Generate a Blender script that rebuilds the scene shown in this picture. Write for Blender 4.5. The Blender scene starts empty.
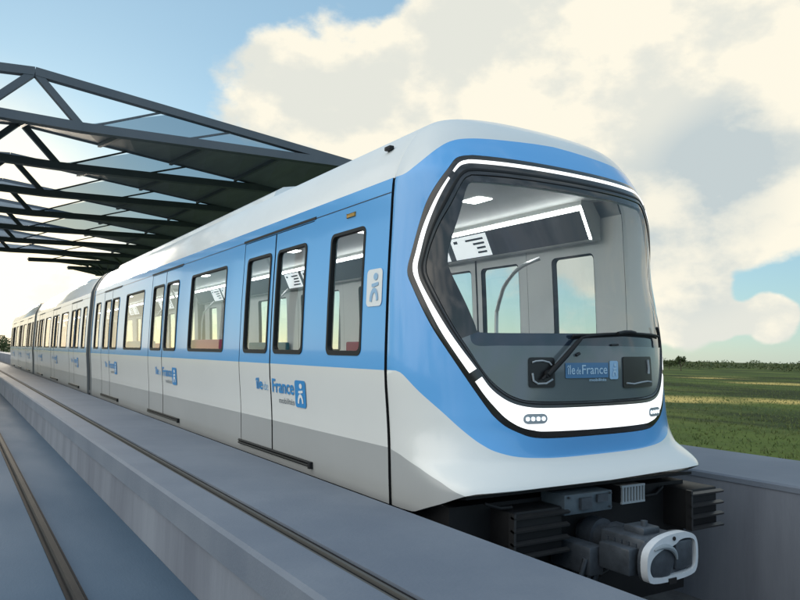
import bpy, bmesh, math, random
import numpy as np
from mathutils import Vector, Matrix
PI = math.pi
random.seed(7)
rng = np.random.default_rng(7)
SC = bpy.context.scene
COL = SC.collection

# ------------------------------------------------------------------ camera
CAM_R = Matrix(((0.84358289, -0.06022375, -0.53361129),
                (-0.53655516, -0.05413673, -0.84212693),
                (0.02182808, 0.99671576, -0.07798219)))
cam_d = bpy.data.cameras.new('camera')
cam = bpy.data.objects.new('camera', cam_d)
COL.objects.link(cam)
cam.matrix_world = CAM_R.to_4x4()
cam_d.sensor_width = 36.0
cam_d.lens = 36.0 * 700 / 800
cam_d.clip_start = 0.05
cam_d.clip_end = 9000
SC.camera = cam

def ray(u, v):                                   # direction seen at a pixel of the 800x600 photograph
    return (CAM_R @ Vector(((u - 400) / 700, -(v - 300) / 700, -1))).normalized()

# ------------------------------------------------------------------ light and exposure
SUN_EL, SUN_AZ = math.radians(9), math.radians(3)     # azimuth from +Y, towards -X when negative
sun_dir = Vector((math.sin(SUN_AZ) * math.cos(SUN_EL), math.cos(SUN_AZ) * math.cos(SUN_EL), math.sin(SUN_EL)))
sun_d = bpy.data.lights.new('sun', 'SUN')
sun_d.energy = 1.5
sun_d.angle = math.radians(10)
sun_d.color = (1.0, 0.88, 0.72)
sun = bpy.data.objects.new('sun', sun_d)
COL.objects.link(sun)
sun.rotation_euler = sun_dir.to_track_quat('Z', 'Y').to_euler()

SC.view_settings.view_transform = 'Standard'
SC.view_settings.look = 'None'
SC.view_settings.gamma = 1
SC.view_settings.exposure = 0.0
SC.view_settings.use_curve_mapping = False
SC.render.engine = 'CYCLES'
SC.cycles.use_denoising = True
SC.cycles.max_bounces = 10
SC.cycles.transparent_max_bounces = 24

W = bpy.data.worlds.new('World')
SC.world = W
W.use_nodes = True
nt = W.node_tree
nt.nodes.clear()

def nd(tree, t, **kw):
    n = tree.nodes.new(t)
    for k, v in kw.items():
        setattr(n, k, v)
    return n

def math_n(tree, op, a, b=None, clamp=False):
    n = nd(tree, 'ShaderNodeMath', operation=op, use_clamp=clamp)
    for i, x in enumerate((a, b)):
        if x is None:
            continue
        if isinstance(x, (int, float)):
            n.inputs[i].default_value = x
        else:
            tree.links.new(x, n.inputs[i])
    return n.outputs[0]

def build_sky():
    L = nt.links
    out = nd(nt, 'ShaderNodeOutputWorld')
    sky = nd(nt, 'ShaderNodeTexSky', sky_type='NISHITA', sun_disc=False)
    sky.sun_elevation = SUN_EL
    sky.sun_rotation = SUN_AZ
    sky.air_density = 1.0
    sky.dust_density = 0.25
    sky.ozone_density = 2.0
    tc = nd(nt, 'ShaderNodeTexCoord')
    D = tc.outputs['Generated']
    # thin veil that whitens the sky, thicker towards the horizon
    bsky = nd(nt, 'ShaderNodeBackground')
    veil = nd(nt, 'ShaderNodeBackground')
    veil.inputs['Color'].default_value = (.50, .74, .90, 1)
    bsky.inputs['Strength'].default_value = 0.15
    tint = nd(nt, 'ShaderNodeMix', data_type='RGBA', blend_type='MULTIPLY')
    tint.inputs['Factor'].default_value = 1.0
    tint.inputs['B'].default_value = (0.86, 1.03, 1.06, 1)
    L.new(sky.outputs[0], tint.inputs['A'])
    L.new(tint.outputs['Result'], bsky.inputs['Color'])

    blobs = [  # pixel u, v, radius in px, weight: the cloud banks seen in the photograph
        (580, 30, 170, .75), (700, 90, 190, .85), (470, 70, 100, .75), (410, 95, 80, .5), (330, 85, 75, .62), (255, 88, 60, .62),
        (470, 5, 42, .8), (405, 40, 22, .3), (790, 40, 150, .6), (655, 205, 95, .7), (740, 180, 85, .5), (560, 190, 130, .5),
        (690, 308, 42, 1.5), (768, 318, 26, 1.6), (728, 322, 18, 1.0), (800, 350, 40, .2), 
        (20, 300, 120, .5), (1000, 200, 220, .5), (-250, 60, 180, .35), (500, 150, 50, -.2), (440, 150, 25, -.5), (745, 270, 70, -.55), (800, 285, 60, -.4), (720, 352, 55, -.35), (110, 20, 140, -.4), (400, 25, 55, -.35), (620, 130, 40, -.3), (755, 225, 40, .5)]
    banks = [(ray(u, v), math.atan(r / 700 * 1.25), a) for u, v, r, a in blobs]
    for az, el, rd, a in [(-40, 16, 13, .45), (-62, 28, 24, .75), (-85, 20, 22, .7), (-110, 40, 30, .6)]:    # out-of-view banks added to light the train side, in degrees
        az, el = math.radians(az), math.radians(el)
        banks.append((Vector((math.sin(az) * math.cos(el), math.cos(az) * math.cos(el), math.sin(el))), math.radians(rd), a))
    acc = None
    for d, rad, a in banks:
        dot = nd(nt, 'ShaderNodeVectorMath', operation='DOT_PRODUCT')
        L.new(D, dot.inputs[0])
        dot.inputs[1].default_value = d
        mr = nd(nt, 'ShaderNodeMapRange', interpolation_type='SMOOTHSTEP')
        mr.inputs['From Min'].default_value = math.cos(rad)
        mr.inputs['From Max'].default_value = math.cos(rad * .12)
        mr.inputs['To Max'].default_value = a
        L.new(dot.outputs['Value'], mr.inputs['Value'])
        acc = mr.outputs[0] if acc is None else math_n(nt, 'ADD', acc, mr.outputs[0])
    # broad clouds in the rest of the sky (behind the camera and overhead)
    back = nd(nt, 'ShaderNodeVectorMath', operation='DOT_PRODUCT')
    L.new(D, back.inputs[0])
    back.inputs[1].default_value = -ray(400, 250)
    bk = nd(nt, 'ShaderNodeMapRange', interpolation_type='SMOOTHSTEP')
    bk.inputs['From Min'].default_value = -0.55
    bk.inputs['From Max'].default_value = 0.1
    bk.inputs['To Max'].default_value = 0.42
    L.new(back.outputs['Value'], bk.inputs['Value'])
    acc = math_n(nt, 'ADD', acc, bk.outputs[0])
    mp = nd(nt, 'ShaderNodeMapping')
    mp.inputs['Scale'].default_value = (1.0, 1.0, 1.5)
    L.new(D, mp.inputs['Vector'])
    n1 = nd(nt, 'ShaderNodeTexNoise')
    n1.inputs['Scale'].default_value = 7.5
    n1.inputs['Detail'].default_value = 12
    n1.inputs['Roughness'].default_value = 0.58
    n1.inputs['Distortion'].default_value = 0.0
    L.new(mp.outputs[0], n1.inputs['Vector'])
    dens = math_n(nt, 'ADD', acc, math_n(nt, 'MULTIPLY', math_n(nt, 'SUBTRACT', n1.outputs['Fac'], 0.5), 2.1))
    cov = nd(nt, 'ShaderNodeMapRange', interpolation_type='SMOOTHSTEP')
    cov.inputs['From Min'].default_value = 0.18
    cov.inputs['From Max'].default_value = 0.62
    L.new(dens, cov.inputs['Value'])
    # cloud body: cream where it faces the light, blue-grey in its hollows
    n2 = nd(nt, 'ShaderNodeTexNoise')
    n2.inputs['Scale'].default_value = 6.4
    n2.inputs['Detail'].default_value = 11
    n2.inputs['Roughness'].default_value = 0.54
    mp2 = nd(nt, 'ShaderNodeMapping')
    mp2.inputs['Location'].default_value = (5.3, 2.2, 0.9)
    mp2.inputs['Scale'].default_value = (1.0, 1.0, 1.5)
    L.new(D, mp2.inputs['Vector'])
    L.new(mp2.outputs[0], n2.inputs['Vector'])
    sh = nd(nt, 'ShaderNodeMapRange', interpolation_type='SMOOTHSTEP')
    sh.inputs['From Min'].default_value = 0.40
    sh.inputs['From Max'].default_value = 0.60
    L.new(n2.outputs['Fac'], sh.inputs['Value'])
    grey = None
    for u, v, r, a in [(680, 225, 80, .45), (775, 165, 70, .35), (720, 150, 50, .3)]:
        dot = nd(nt, 'ShaderNodeVectorMath', operation='DOT_PRODUCT')
        L.new(D, dot.inputs[0])
        dot.inputs[1].default_value = ray(u, v)
        mr = nd(nt, 'ShaderNodeMapRange', interpolation_type='SMOOTHSTEP')
        rad = math.atan(r / 700 * 1.3)
        mr.inputs['From Min'].default_value = math.cos(rad)
        mr.inputs['From Max'].default_value = 1
        mr.inputs['To Max'].default_value = a
        L.new(dot.outputs['Value'], mr.inputs['Value'])
        grey = mr.outputs[0] if grey is None else math_n(nt, 'ADD', grey, mr.outputs[0])
    lit = math_n(nt, 'SUBTRACT', math_n(nt, 'ADD', math_n(nt, 'MULTIPLY', sh.outputs[0], 0.8), 0.52), grey, clamp=True)
    cc = nd(nt, 'ShaderNodeMix', data_type='RGBA')
    cc.inputs['A'].default_value = (0.56, 0.635, 0.65, 1)
    cc.inputs['B'].default_value = (1.0, 0.95, 0.80, 1)
    L.new(lit, cc.inputs['Factor'])
    # the sky behind the camera is lit from the front and bluer
    cb = nd(nt, 'ShaderNodeMix', data_type='RGBA')
    cb.inputs['B'].default_value = (.68, .92, 1.20, 1)
    bkf = nd(nt, 'ShaderNodeMapRange', interpolation_type='SMOOTHSTEP')
    bkf.inputs['From Min'].default_value = -0.5
    bkf.inputs['From Max'].default_value = 0.5
    L.new(back.outputs['Value'], bkf.inputs['Value'])
    L.new(math_n(nt, 'MULTIPLY', bkf.outputs[0], math_n(nt, 'ADD', math_n(nt, 'MULTIPLY', lit, 0.5), 0.5)), cb.inputs['Factor'])
    L.new(cc.outputs['Result'], cb.inputs['A'])
    # unseen clouds beside the train, brightened to throw light on its side
    sd = nd(nt, 'ShaderNodeVectorMath', operation='DOT_PRODUCT')
    L.new(D, sd.inputs[0])
    sd.inputs[1].default_value = Vector((-.9, .1, .42)).normalized()
    sm = nd(nt, 'ShaderNodeMapRange', interpolation_type='SMOOTHSTEP')
    sm.inputs['From Min'].default_value = .35
    sm.inputs['From Max'].default_value = .95
    L.new(sd.outputs['Value'], sm.inputs['Value'])
    cs = nd(nt, 'ShaderNodeMix', data_type='RGBA')
    cs.inputs['B'].default_value = (2.1, 2.06, 1.92, 1)
    L.new(math_n(nt, 'MULTIPLY', sm.outputs[0], math_n(nt, 'ADD', math_n(nt, 'MULTIPLY', lit, .6), .4)), cs.inputs['Factor'])
    L.new(cb.outputs['Result'], cs.inputs['A'])
    # clouds near the hidden sun glow warm
    gl = nd(nt, 'ShaderNodeVectorMath', operation='DOT_PRODUCT')
    L.new(D, gl.inputs[0])
    gl.inputs[1].default_value = ray(-60, 285)
    gm = nd(nt, 'ShaderNodeMapRange', interpolation_type='SMOOTHSTEP')
    gm.inputs['From Min'].default_value = 0.955
    gm.inputs['From Max'].default_value = 1.0
    L.new(gl.outputs['Value'], gm.inputs['Value'])
    cg = nd(nt, 'ShaderNodeMix', data_type='RGBA')
    cg.inputs['B'].default_value = (1.6, 1.36, 0.95, 1)
    L.new(gm.outputs[0], cg.inputs['Factor'])
    L.new(cs.outputs['Result'], cg.inputs['A'])
    bcl = nd(nt, 'ShaderNodeBackground')
    L.new(cg.outputs['Result'], bcl.inputs['Color'])
    bcl.inputs['Strength'].default_value = 1.0
    cover = math_n(nt, 'MAXIMUM', cov.outputs[0], math_n(nt, 'MULTIPLY', gm.outputs[0], 0.9))
    mx = nd(nt, 'ShaderNodeMixShader')
    L.new(cover, mx.inputs[0])
    mv = nd(nt, 'ShaderNodeMixShader')
    mv.inputs[0].default_value = .45
    L.new(bsky.outputs[0], mv.inputs[1])
    L.new(veil.outputs[0], mv.inputs[2])
    L.new(mv.outputs[0], mx.inputs[1])
    L.new(bcl.outputs[0], mx.inputs[2])
    L.new(mx.outputs[0], out.inputs['Surface'])
build_sky()

# ------------------------------------------------------------------ materials
def principled(name, color, rough=.5, metal=0., coat=0., spec=.5, emit=None, emit_s=0.):
    m = bpy.data.materials.new(name)
    m.use_nodes = True
    b = m.node_tree.nodes['Principled BSDF']
    b.inputs['Base Color'].default_value = (*color, 1)
    b.inputs['Roughness'].default_value = rough
    b.inputs['Metallic'].default_value = metal
    b.inputs['Coat Weight'].default_value = coat
    b.inputs['Coat Roughness'].default_value = .06
    b.inputs['Specular IOR Level'].default_value = spec
    if emit:
        b.inputs['Emission Color'].default_value = (*emit, 1)
        b.inputs['Emission Strength'].default_value = emit_s
    return m

def vary(m, c2, scale=3., amount=.5, detail=6, bump=0., bscale=40., stretch=(1, 1, 1), rough_var=0., lo=.35, hi=.65):
    """mix the base colour with a second one by noise, plus a fine bump"""
    t = m.node_tree
    b = t.nodes['Principled BSDF']
    tc = nd(t, 'ShaderNodeTexCoord')
    mp = nd(t, 'ShaderNodeMapping')
    mp.inputs['Scale'].default_value = stretch
    t.links.new(tc.outputs['Object'], mp.inputs['Vector'])
    n = nd(t, 'ShaderNodeTexNoise')
    n.inputs['Scale'].default_value = scale
    n.inputs['Detail'].default_value = detail
    n.inputs['Roughness'].default_value = .6
    t.links.new(mp.outputs[0], n.inputs['Vector'])
    mr = nd(t, 'ShaderNodeMapRange')
    mr.inputs['From Min'].default_value = lo
    mr.inputs['From Max'].default_value = hi
    mr.inputs['To Max'].default_value = amount
    t.links.new(n.outputs['Fac'], mr.inputs['Value'])
    mx = nd(t, 'ShaderNodeMix', data_type='RGBA')
    mx.inputs['A'].default_value = b.inputs['Base Color'].default_value
    mx.inputs['B'].default_value = (*c2, 1)
    t.links.new(mr.outputs[0], mx.inputs['Factor'])
    t.links.new(mx.outputs['Result'], b.inputs['Base Color'])
    if rough_var:
        r0 = b.inputs['Roughness'].default_value
        rr = nd(t, 'ShaderNodeMapRange')
        rr.inputs['From Min'].default_value = lo
        rr.inputs['From Max'].default_value = hi
        rr.inputs['To Min'].default_value = r0
        rr.inputs['To Max'].default_value = r0 + rough_var
        t.links.new(n.outputs['Fac'], rr.inputs['Value'])
        t.links.new(rr.outputs[0], b.inputs['Roughness'])
    if bump:
        n2 = nd(t, 'ShaderNodeTexNoise')
        n2.inputs['Scale'].default_value = bscale
        n2.inputs['Detail'].default_value = 5
        t.links.new(mp.outputs[0], n2.inputs['Vector'])
        bp = nd(t, 'ShaderNodeBump')
        bp.inputs['Strength'].default_value = bump
        bp.inputs['Distance'].default_value = .02
        t.links.new(n2.outputs['Fac'], bp.inputs['Height'])
        t.links.new(bp.outputs[0], b.inputs['Normal'])
    return m

def glass_mat(name, tint=(.86, .9, .9), ior=1.45):
    m = bpy.data.materials.new(name)
    m.use_nodes = True
    t = m.node_tree
    t.nodes.clear()
    o = nd(t, 'ShaderNodeOutputMaterial')
    tr = nd(t, 'ShaderNodeBsdfTransparent')
    tr.inputs['Color'].default_value = (*tint, 1)
    g = nd(t, 'ShaderNodeBsdfGlossy')
    g.inputs['Roughness'].default_value = .015
    g.inputs['Color'].default_value = (1, 1, 1, 1)
    geo = nd(t, 'ShaderNodeNewGeometry')
    dp = nd(t, 'ShaderNodeVectorMath', operation='DOT_PRODUCT')
    t.links.new(geo.outputs['Normal'], dp.inputs[0])
    t.links.new(geo.outputs['Incoming'], dp.inputs[1])
    f0 = ((ior - 1) / (ior + 1))**2
    g1 = math_n(t, 'SUBTRACT', 1.0, math_n(t, 'ABSOLUTE', dp.outputs['Value']), True)
    fr = math_n(t, 'ADD', math_n(t, 'MULTIPLY', math_n(t, 'POWER', g1, 5.0), 1 - f0), f0, True)
    mx = nd(t, 'ShaderNodeMixShader')
    t.links.new(fr, mx.inputs[0])
    t.links.new(tr.outputs[0], mx.inputs[1])
    t.links.new(g.outputs[0], mx.inputs[2])
    t.links.new(mx.outputs[0], o.inputs['Surface'])
    return m

M = {}
M['blue'] = vary(principled('blue_paint', (.125, .415, .83), .22, coat=.5), (.14, .435, .845), .8, .4)
M['white'] = vary(principled('white_paint', (.78, .79, .77), .25, coat=.5), (.73, .74, .725), .9, .5)
M['silver'] = vary(principled('silver_grey_paint', (.40, .41, .41), .34, coat=.25), (.35, .36, .36), 1.1, .5)
M['roof'] = vary(principled('roof_paint', (.76, .79, .80), .28, coat=.3), (.68, .71, .72), 1.3, .5, rough_var=.1)
M['black'] = principled('black_rubber', (.014, .015, .017), .5, spec=.25)
M['frame'] = vary(principled('black_gloss_frame', (.016, .016, .017), .16, coat=.4), (.03, .028, .026), 4, .5)
M['frit'] = principled('dark_glass_border', (.020, .019, .019), .10, coat=.5)
M['apron'] = vary(principled('smoked_glass_panel', (.125, .155, .17), .10, coat=.5), (.105, .13, .145), 2, .6)
M['apron_top'] = principled('smoked_glass_panel_edge', (.022, .035, .055), .12, coat=.5)
M['cut'] = principled('dark_recess', (.010, .010, .011), .35)
M['led'] = principled('white_light_strip', (.9, .9, .9), .3, emit=(1, 1, 1), emit_s=1.15)
M['lamp'] = principled('headlight_lens', (.8, .85, .9), .15, emit=(.9, .96, 1), emit_s=1.1)
M['bezel'] = principled('headlight_bezel', (.36, .40, .43), .35, metal=.2)
M['glass'] = glass_mat('windscreen_glass', (.82, .85, .84), 1.55)
M['pane'] = glass_mat('window_glass', (.84, .87, .86), 1.42)
M['lining'] = vary(principled('interior_lining', (.82, .83, .81), .5), (.78, .79, .775), 1.5, .4)
M['ceiling'] = principled('ceiling_lining', (.58, .59, .575), .55)
M['floor_in'] = vary(principled('interior_floor', (.12, .12, .13), .5), (.16, .16, .17), 20, .6)
M['screen'] = principled('dark_screen_band', (.11, .12, .135), .22)
M['cove'] = principled('cove_panel', (.55, .56, .54), .45)
M['strip_in'] = principled('ceiling_light', (.9, .9, .88), .4, emit=(.97, 1, 1), emit_s=17.0)
M['display'] = principled('display_screen', (.8, .82, .82), .3, emit=(.92, .97, 1), emit_s=.75)
M['ink'] = principled('display_ink', (.05, .055, .07), .5)
M['seat'] = vary(principled('magenta_seat_fabric', (.32, .025, .085), .75), (.22, .02, .06), 60, .6)
M['seat2'] = vary(principled('teal_seat_fabric', (.03, .16, .22), .75), (.02, .11, .16), 60, .6)
M['steel'] = principled('brushed_steel', (.62, .63, .63), .3, metal=.85)
M['console'] = principled('console_plastic', (.05, .055, .065), .5)
M['under'] = vary(principled('underframe_black', (.008, .0085, .010), .6, spec=.3), (.013, .013, .014), 6, .6)
M['slat'] = vary(principled('louvre_black', (.022, .023, .025), .4), (.035, .034, .033), 9, .5)
M['panel'] = vary(principled('junction_panel', (.085, .115, .14), .5), (.05, .065, .08), 14, .6)
M['grille'] = principled('pale_grille', (.26, .30, .33), .5)
M['coupler'] = vary(principled('coupler_grey', (.075, .09, .11), .45, metal=.3), (.04, .048, .058), 12, .7, bump=.1)
M['coupler_face'] = vary(principled('coupler_face_paint', (.62, .66, .70), .35), (.45, .49, .53), 9, .5)
M['bellows'] = principled('grey_bellows', (.055, .058, .062), .6)
M['end_frame'] = principled('grey_end_frame', (.20, .21, .215), .4)
M['logo_blue'] = principled('logo_blue', (.04, .27, .62), .35)
M['logo_pale'] = principled('logo_pale_blue', (.30, .50, .72), .35)
M['logo_white'] = principled('logo_white', (.82, .84, .85), .35)
M['logo_plate'] = principled('logo_plate', (.07, .19, .36), .25)
M['logo_text'] = principled('logo_text', (.42, .60, .76), .3)
M['logo_grey'] = principled('logo_grey', (.10, .12, .14), .4)
M['amber'] = principled('amber_lens', (.42, .24, .03), .25)
M['concrete'] = vary(principled('concrete', (.145, .172, .218), .7, spec=.25), (.195, .222, .265), 1.1, .95, 10, bump=.12, bscale=60, rough_var=.1)
M['concrete_face'] = vary(principled('concrete_face', (.235, .258, .30), .8, spec=.2), (.15, .165, .20), 1.9, .9, 9, bump=.15, bscale=50, stretch=(1, 1, .16))
M['deckmat'] = vary(principled('deck_concrete', (.095, .145, .205), .8, spec=.12), (.07, .11, .16), .55, .9, 8, bump=.1, bscale=70, rough_var=.15, stretch=(1, .35, 1))
M['rail'] = vary(principled('rail_steel', (.024, .025, .027), .75, spec=.1), (.045, .042, .038), 7, .7, stretch=(1, .2, 1))
M['strip'] = principled('dark_joint', (.02, .02, .022), .8, spec=.1)
M['joint_hi'] = principled('joint_metal', (.10, .10, .095), .75, spec=.15)
M['canopy'] = vary(principled('canopy_steel', (.115, .135, .16), .55, spec=.3), (.15, .165, .185), 1.2, .6)
M['canopy_deck'] = vary(principled('canopy_roof_sheet', (.26, .285, .31), .6, spec=.3), (.19, .21, .235), .5, .7, stretch=(6, 1, 1))
M['glazing'] = glass_mat('canopy_glazing', (.36, .43, .48), 1.45)
M['bark'] = principled('bark', (.06, .045, .03), .9)
M['leaf'] = vary(principled('foliage', (.045, .075, .02), .7), (.085, .10, .03), 1.2, .8)
M['ballast'] = vary(principled('track_bed', (.07, .07, .075), .9), (.11, .11, .11), 8, .8, bump=.4, bscale=30)
for k_ in ('concrete', 'concrete_face'):
    pass

# ------------------------------------------------------------------ mesh helpers
def finish(name, me, mats, parent=None, smooth=True, angle=32):
    for m in mats:
        me.materials.append(m)
    if smooth:
        me.polygons.foreach_set('use_smooth', [True] * len(me.polygons))
        me.update()
        me.set_sharp_from_angle(angle=math.radians(angle))
    o = bpy.data.objects.new(name, me)
    COL.objects.link(o)
    if parent is not None:
        o.parent = parent
    return o

class MB:
    """collects shapes that become ONE mesh"""
    def __init__(s):
        s.v, s.f, s.m = [], [], []
    def add(s, vs, fs, mi=0):
        b = len(s.v)
        s.v += [tuple(map(float, p)) for p in vs]
        for f in fs:
            s.f.append([b + i for i in f])
            s.m.append(mi)
    def box(s, x0, x1, y0, y1, z0, z1, mi=0):
        vs = [(x, y, z) for z in (z0, z1) for y in (y0, y1) for x in (x0, x1)]
        s.add(vs, [(0, 2, 3, 1), (4, 5, 7, 6), (0, 1, 5, 4), (2, 6, 7, 3), (0, 4, 6, 2), (1, 3, 7, 5)], mi)
    def bbox(s, x0, x1, y0, y1, z0, z1, b=.01, mi=0):
        """box with chamfered edges"""
        bm = bmesh.new()
        bmesh.ops.create_cube(bm, size=1)
        for v in bm.verts:
            v.co = Vector(((x0 + x1) / 2 + v.co.x * (x1 - x0), (y0 + y1) / 2 + v.co.y * (y1 - y0), (z0 + z1) / 2 + v.co.z * (z1 - z0)))
        bmesh.ops.bevel(bm, geom=list(bm.edges), offset=b, segments=2, affect='EDGES', profile=.5)
        bm.verts.index_update()
        s.add([v.co for v in bm.verts], [[v.index for v in f.verts] for f in bm.faces], mi)
        bm.free()
    def beam(s, a, b, w, h, mi=0, up=(0, 0, 1)):
        a, b = Vector(a), Vector(b)
        d = (b - a).normalized()
        u = Vector(up)
        sd = d.cross(u)
        if sd.length < 1e-4:
            sd = d.cross(Vector((1, 0, 0)))
        sd.normalize()
        u = sd.cross(d)
        vs = [p + sd * (i * w / 2) + u * (j * h / 2) for p in (a, b) for i, j in ((-1, -1), (1, -1), (1, 1), (-1, 1))]
        s.add(vs, [(0, 1, 2, 3), (7, 6, 5, 4), (0, 4, 5, 1), (1, 5, 6, 2), (2, 6, 7, 3), (3, 7, 4, 0)], mi)
    def tube(s, pts, r, n=10, mi=0):
        pts = [Vector(p) for p in pts]
        rs = r if isinstance(r, (list, tuple)) else [r] * len(pts)
        b = len(s.v)
        up = Vector((0, 0, 1))
        for i, p in enumerate(pts):
            d = (pts[min(i + 1, len(pts) - 1)] - pts[max(i - 1, 0)]).normalized()
            sd = d.cross(up)
            if sd.length < 1e-3:
                sd = d.cross(Vector((1, 0, 0)))
            sd.normalize()
            w = sd.cross(d)
            for k in range(n):
                a = 2 * PI * k / n
                s.v.append(tuple(p + (sd * math.cos(a) + w * math.sin(a)) * rs[i]))
        for i in range(len(pts) - 1):
            for k in range(n):
                k2 = (k + 1) % n
                s.f.append([b + i * n + k, b + i * n + k2, b + (i + 1) * n + k2, b + (i + 1) * n + k])
                s.m.append(mi)
        s.f.append([b + k for k in range(n)][::-1]); s.m.append(mi)
        s.f.append([b + (len(pts) - 1) * n + k for k in range(n)]); s.m.append(mi)
    def prism(s, prof, axis, a0, a1, mi=0):
        """extrude a 2D outline: axis 'y' -> prof is (x,z); axis 'x' -> (y,z); axis 'z' -> (x,y)"""
        n = len(prof)
        def P(p, a):
            return {'y': (p[0], a, p[1]), 'x': (a, p[0], p[1]), 'z': (p[0], p[1], a)}[axis]
        vs = [P(p, a0) for p in prof] + [P(p, a1) for p in prof]
        fs = [[i, (i + 1) % n, n + (i + 1) % n, n + i] for i in range(n)]
        fs += [list(range(n))[::-1], list(range(n, 2 * n))]
        s.add(vs, fs, mi)
    def build(s, name, mats, parent=None, smooth=True, angle=32):
        me = bpy.data.meshes.new(name)
        me.from_pydata(s.v, [], s.f)
        me.polygons.foreach_set('material_index', s.m)
        bm = bmesh.new()
        bm.from_mesh(me)
        bmesh.ops.recalc_face_normals(bm, faces=bm.faces)
        bm.to_mesh(me)
        bm.free()
        return finish(name, me, mats if isinstance(mats, (list, tuple)) else [mats], parent, smooth, angle)

def thing(o, label, cat, group=None):
    o['label'] = label
    o['category'] = cat
    if group:
        o['group'] = group
    return o

def structure(o):
    o['kind'] = 'structure'
    return o

def empty(name, loc=(0, 0, 0)):
    o = bpy.data.objects.new(name, None)
    COL.objects.link(o)
    o.location = loc
    o.empty_display_size = .3
    return o

def rrect(x0, x1, y0, y1, r, n=5):
    pts = []
    for cx, cy, a0 in ((x1 - r, y1 - r, 0), (x0 + r, y1 - r, PI / 2), (x0 + r, y0 + r, PI), (x1 - r, y0 + r, 1.5 * PI)):
        for i in range(n + 1):
            a = a0 + PI / 2 * i / n
            pts.append((cx + r * math.cos(a), cy + r * math.sin(a)))
    return pts

def fill2d(loops, cuts=(), cuts_x=()):
    """triangulate outline with holes, then slice it at the given heights; returns verts2d, faces, boundary edges"""
    bm = bmesh.new()
    for lp in loops:
        vs = [bm.verts.new((p[0], p[1], 0)) for p in lp]
        for i in range(len(vs)):
            bm.edges.new((vs[i], vs[(i + 1) % len(vs)]))
    bmesh.ops.triangle_fill(bm, edges=list(bm.edges), use_beauty=True, use_dissolve=False)
    for c in cuts:
        bmesh.ops.bisect_plane(bm, geom=list(bm.verts) + list(bm.edges) + list(bm.faces), plane_co=(0, c, 0), plane_no=(0, 1, 0))
    for c in cuts_x:
        bmesh.ops.bisect_plane(bm, geom=list(bm.verts) + list(bm.edges) + list(bm.faces), plane_co=(c, 0, 0), plane_no=(1, 0, 0))
    for f in bm.faces:
        f.normal_update()
        if f.normal.z < 0:
            f.normal_flip()
    bm.verts.index_update()
    V = [(v.co.x, v.co.y) for v in bm.verts]
    F = [[v.index for v in f.verts] for f in bm.faces]
    B = []
    for e in bm.edges:
        if len(e.link_faces) == 1:
            l = e.link_faces[0].loops
            for lo in l:
                if lo.edge == e:
                    B.append((lo.vert.index, lo.link_loop_next.vert.index))
    bm.free()
    return V, F, B

def text2d(s, width=None, height=None, bold=0.):
    """outline of a word as flat triangles (x to the right, y up), scaled to a width, lower left corner at 0,0"""
    cu = bpy.data.curves.new('lettering', 'FONT')
    cu.body = s
    cu.offset = bold
    cu.resolution_u = 3
    ob = bpy.data.objects.new('lettering', cu)
    COL.objects.link(ob)
    dg = bpy.context.evaluated_depsgraph_get()
    dg.update()
    me = ob.evaluated_get(dg).to_mesh()
    V = np.array([v.co[:2] for v in me.vertices])
    F = [list(p.vertices) for p in me.polygons]
    ob.evaluated_get(dg).to_mesh_clear()
    bpy.data.objects.remove(ob)
    bpy.data.curves.remove(cu)
    V -= V.min(0)
    sx = (width / V[:, 0].max()) if width else height / V[:, 1].max()
    sy = (height / V[:, 1].max()) if height else sx
    V = V * np.array([sx, sy])
    return V, F

# ------------------------------------------------------------------ cab surface: plan outline (superellipse) that changes with height
XC, YS = 3.720, 4.06
ROWS = np.array([(-1.02, 1.25, .85, 6), (-.82, 1.262, .83, 6), (-.65, 1.27, .725, 3.4), (-.50, 1.28, .745, 2.6), (-.37, 1.292, .755, 2.4),
    (-.1, 1.315, .755, 2.2), (.3, 1.313, .73, 2.1), (.565, 1.308, .68, 2.05), (.9, 1.296, .60, 2), (1.12, 1.288, .55, 2), (1.223, 1.279, .52, 2),
    (1.326, 1.243, .47, 2), (1.413, 1.203, .42, 2), (1.506, 1.145, .36, 2), (1.602, 1.061, .285, 2), (1.675, .932, .205, 2), (1.732, .68, .11, 2),
    (1.765, .35, .04, 2), (1.775, .001, .001, 2)], float)
ROWS[:-1, 1] -= (.060 + .0175 * ROWS[:-1, 0]) * np.minimum(1, ROWS[:-1, 1])
ROWS[:, 3] = np.where(ROWS[:, 0] > .5, 2 + .45 * np.clip((ROWS[:, 0] - .5) / .6, 0, 1), ROWS[:, 3])
dq_ = np.sqrt(np.diff(ROWS[:, 0])**2 + (.6 * np.diff(ROWS[:, 1]))**2 + (.5 * np.diff(ROWS[:, 2]))**2)
Q = np.concatenate([[0], np.cumsum(dq_)])
Q /= Q[-1]
def pchip_m(x, y):
    h = np.diff(x); d = np.diff(y) / h; m = np.zeros(len(x))
    for i in range(1, len(x) - 1):
        if d[i - 1] * d[i] > 0:
            w1 = 2 * h[i] + h[i - 1]; w2 = h[i] + 2 * h[i - 1]
            m[i] = (w1 + w2) / (w1 / d[i - 1] + w2 / d[i])
    m[0] = d[0]; m[-1] = d[-1]
    return m
PM = [pchip_m(Q, ROWS[:, k]) for k in range(4)]
def ev(k, q):
    q = np.clip(q, 0, 1)
    i = np.clip(np.searchsorted(Q, q, side='right') - 1, 0, len(Q) - 2)
    h = Q[i + 1] - Q[i]; t = (q - Q[i]) / h; y = ROWS[:, k]; m = PM[k]
    return (1 + 2*t)*(1 - t)**2*y[i] + t*(1 - t)**2*h*m[i] + t*t*(3 - 2*t)*y[i + 1] + t*t*(t - 1)*h*m[i + 1]
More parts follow.
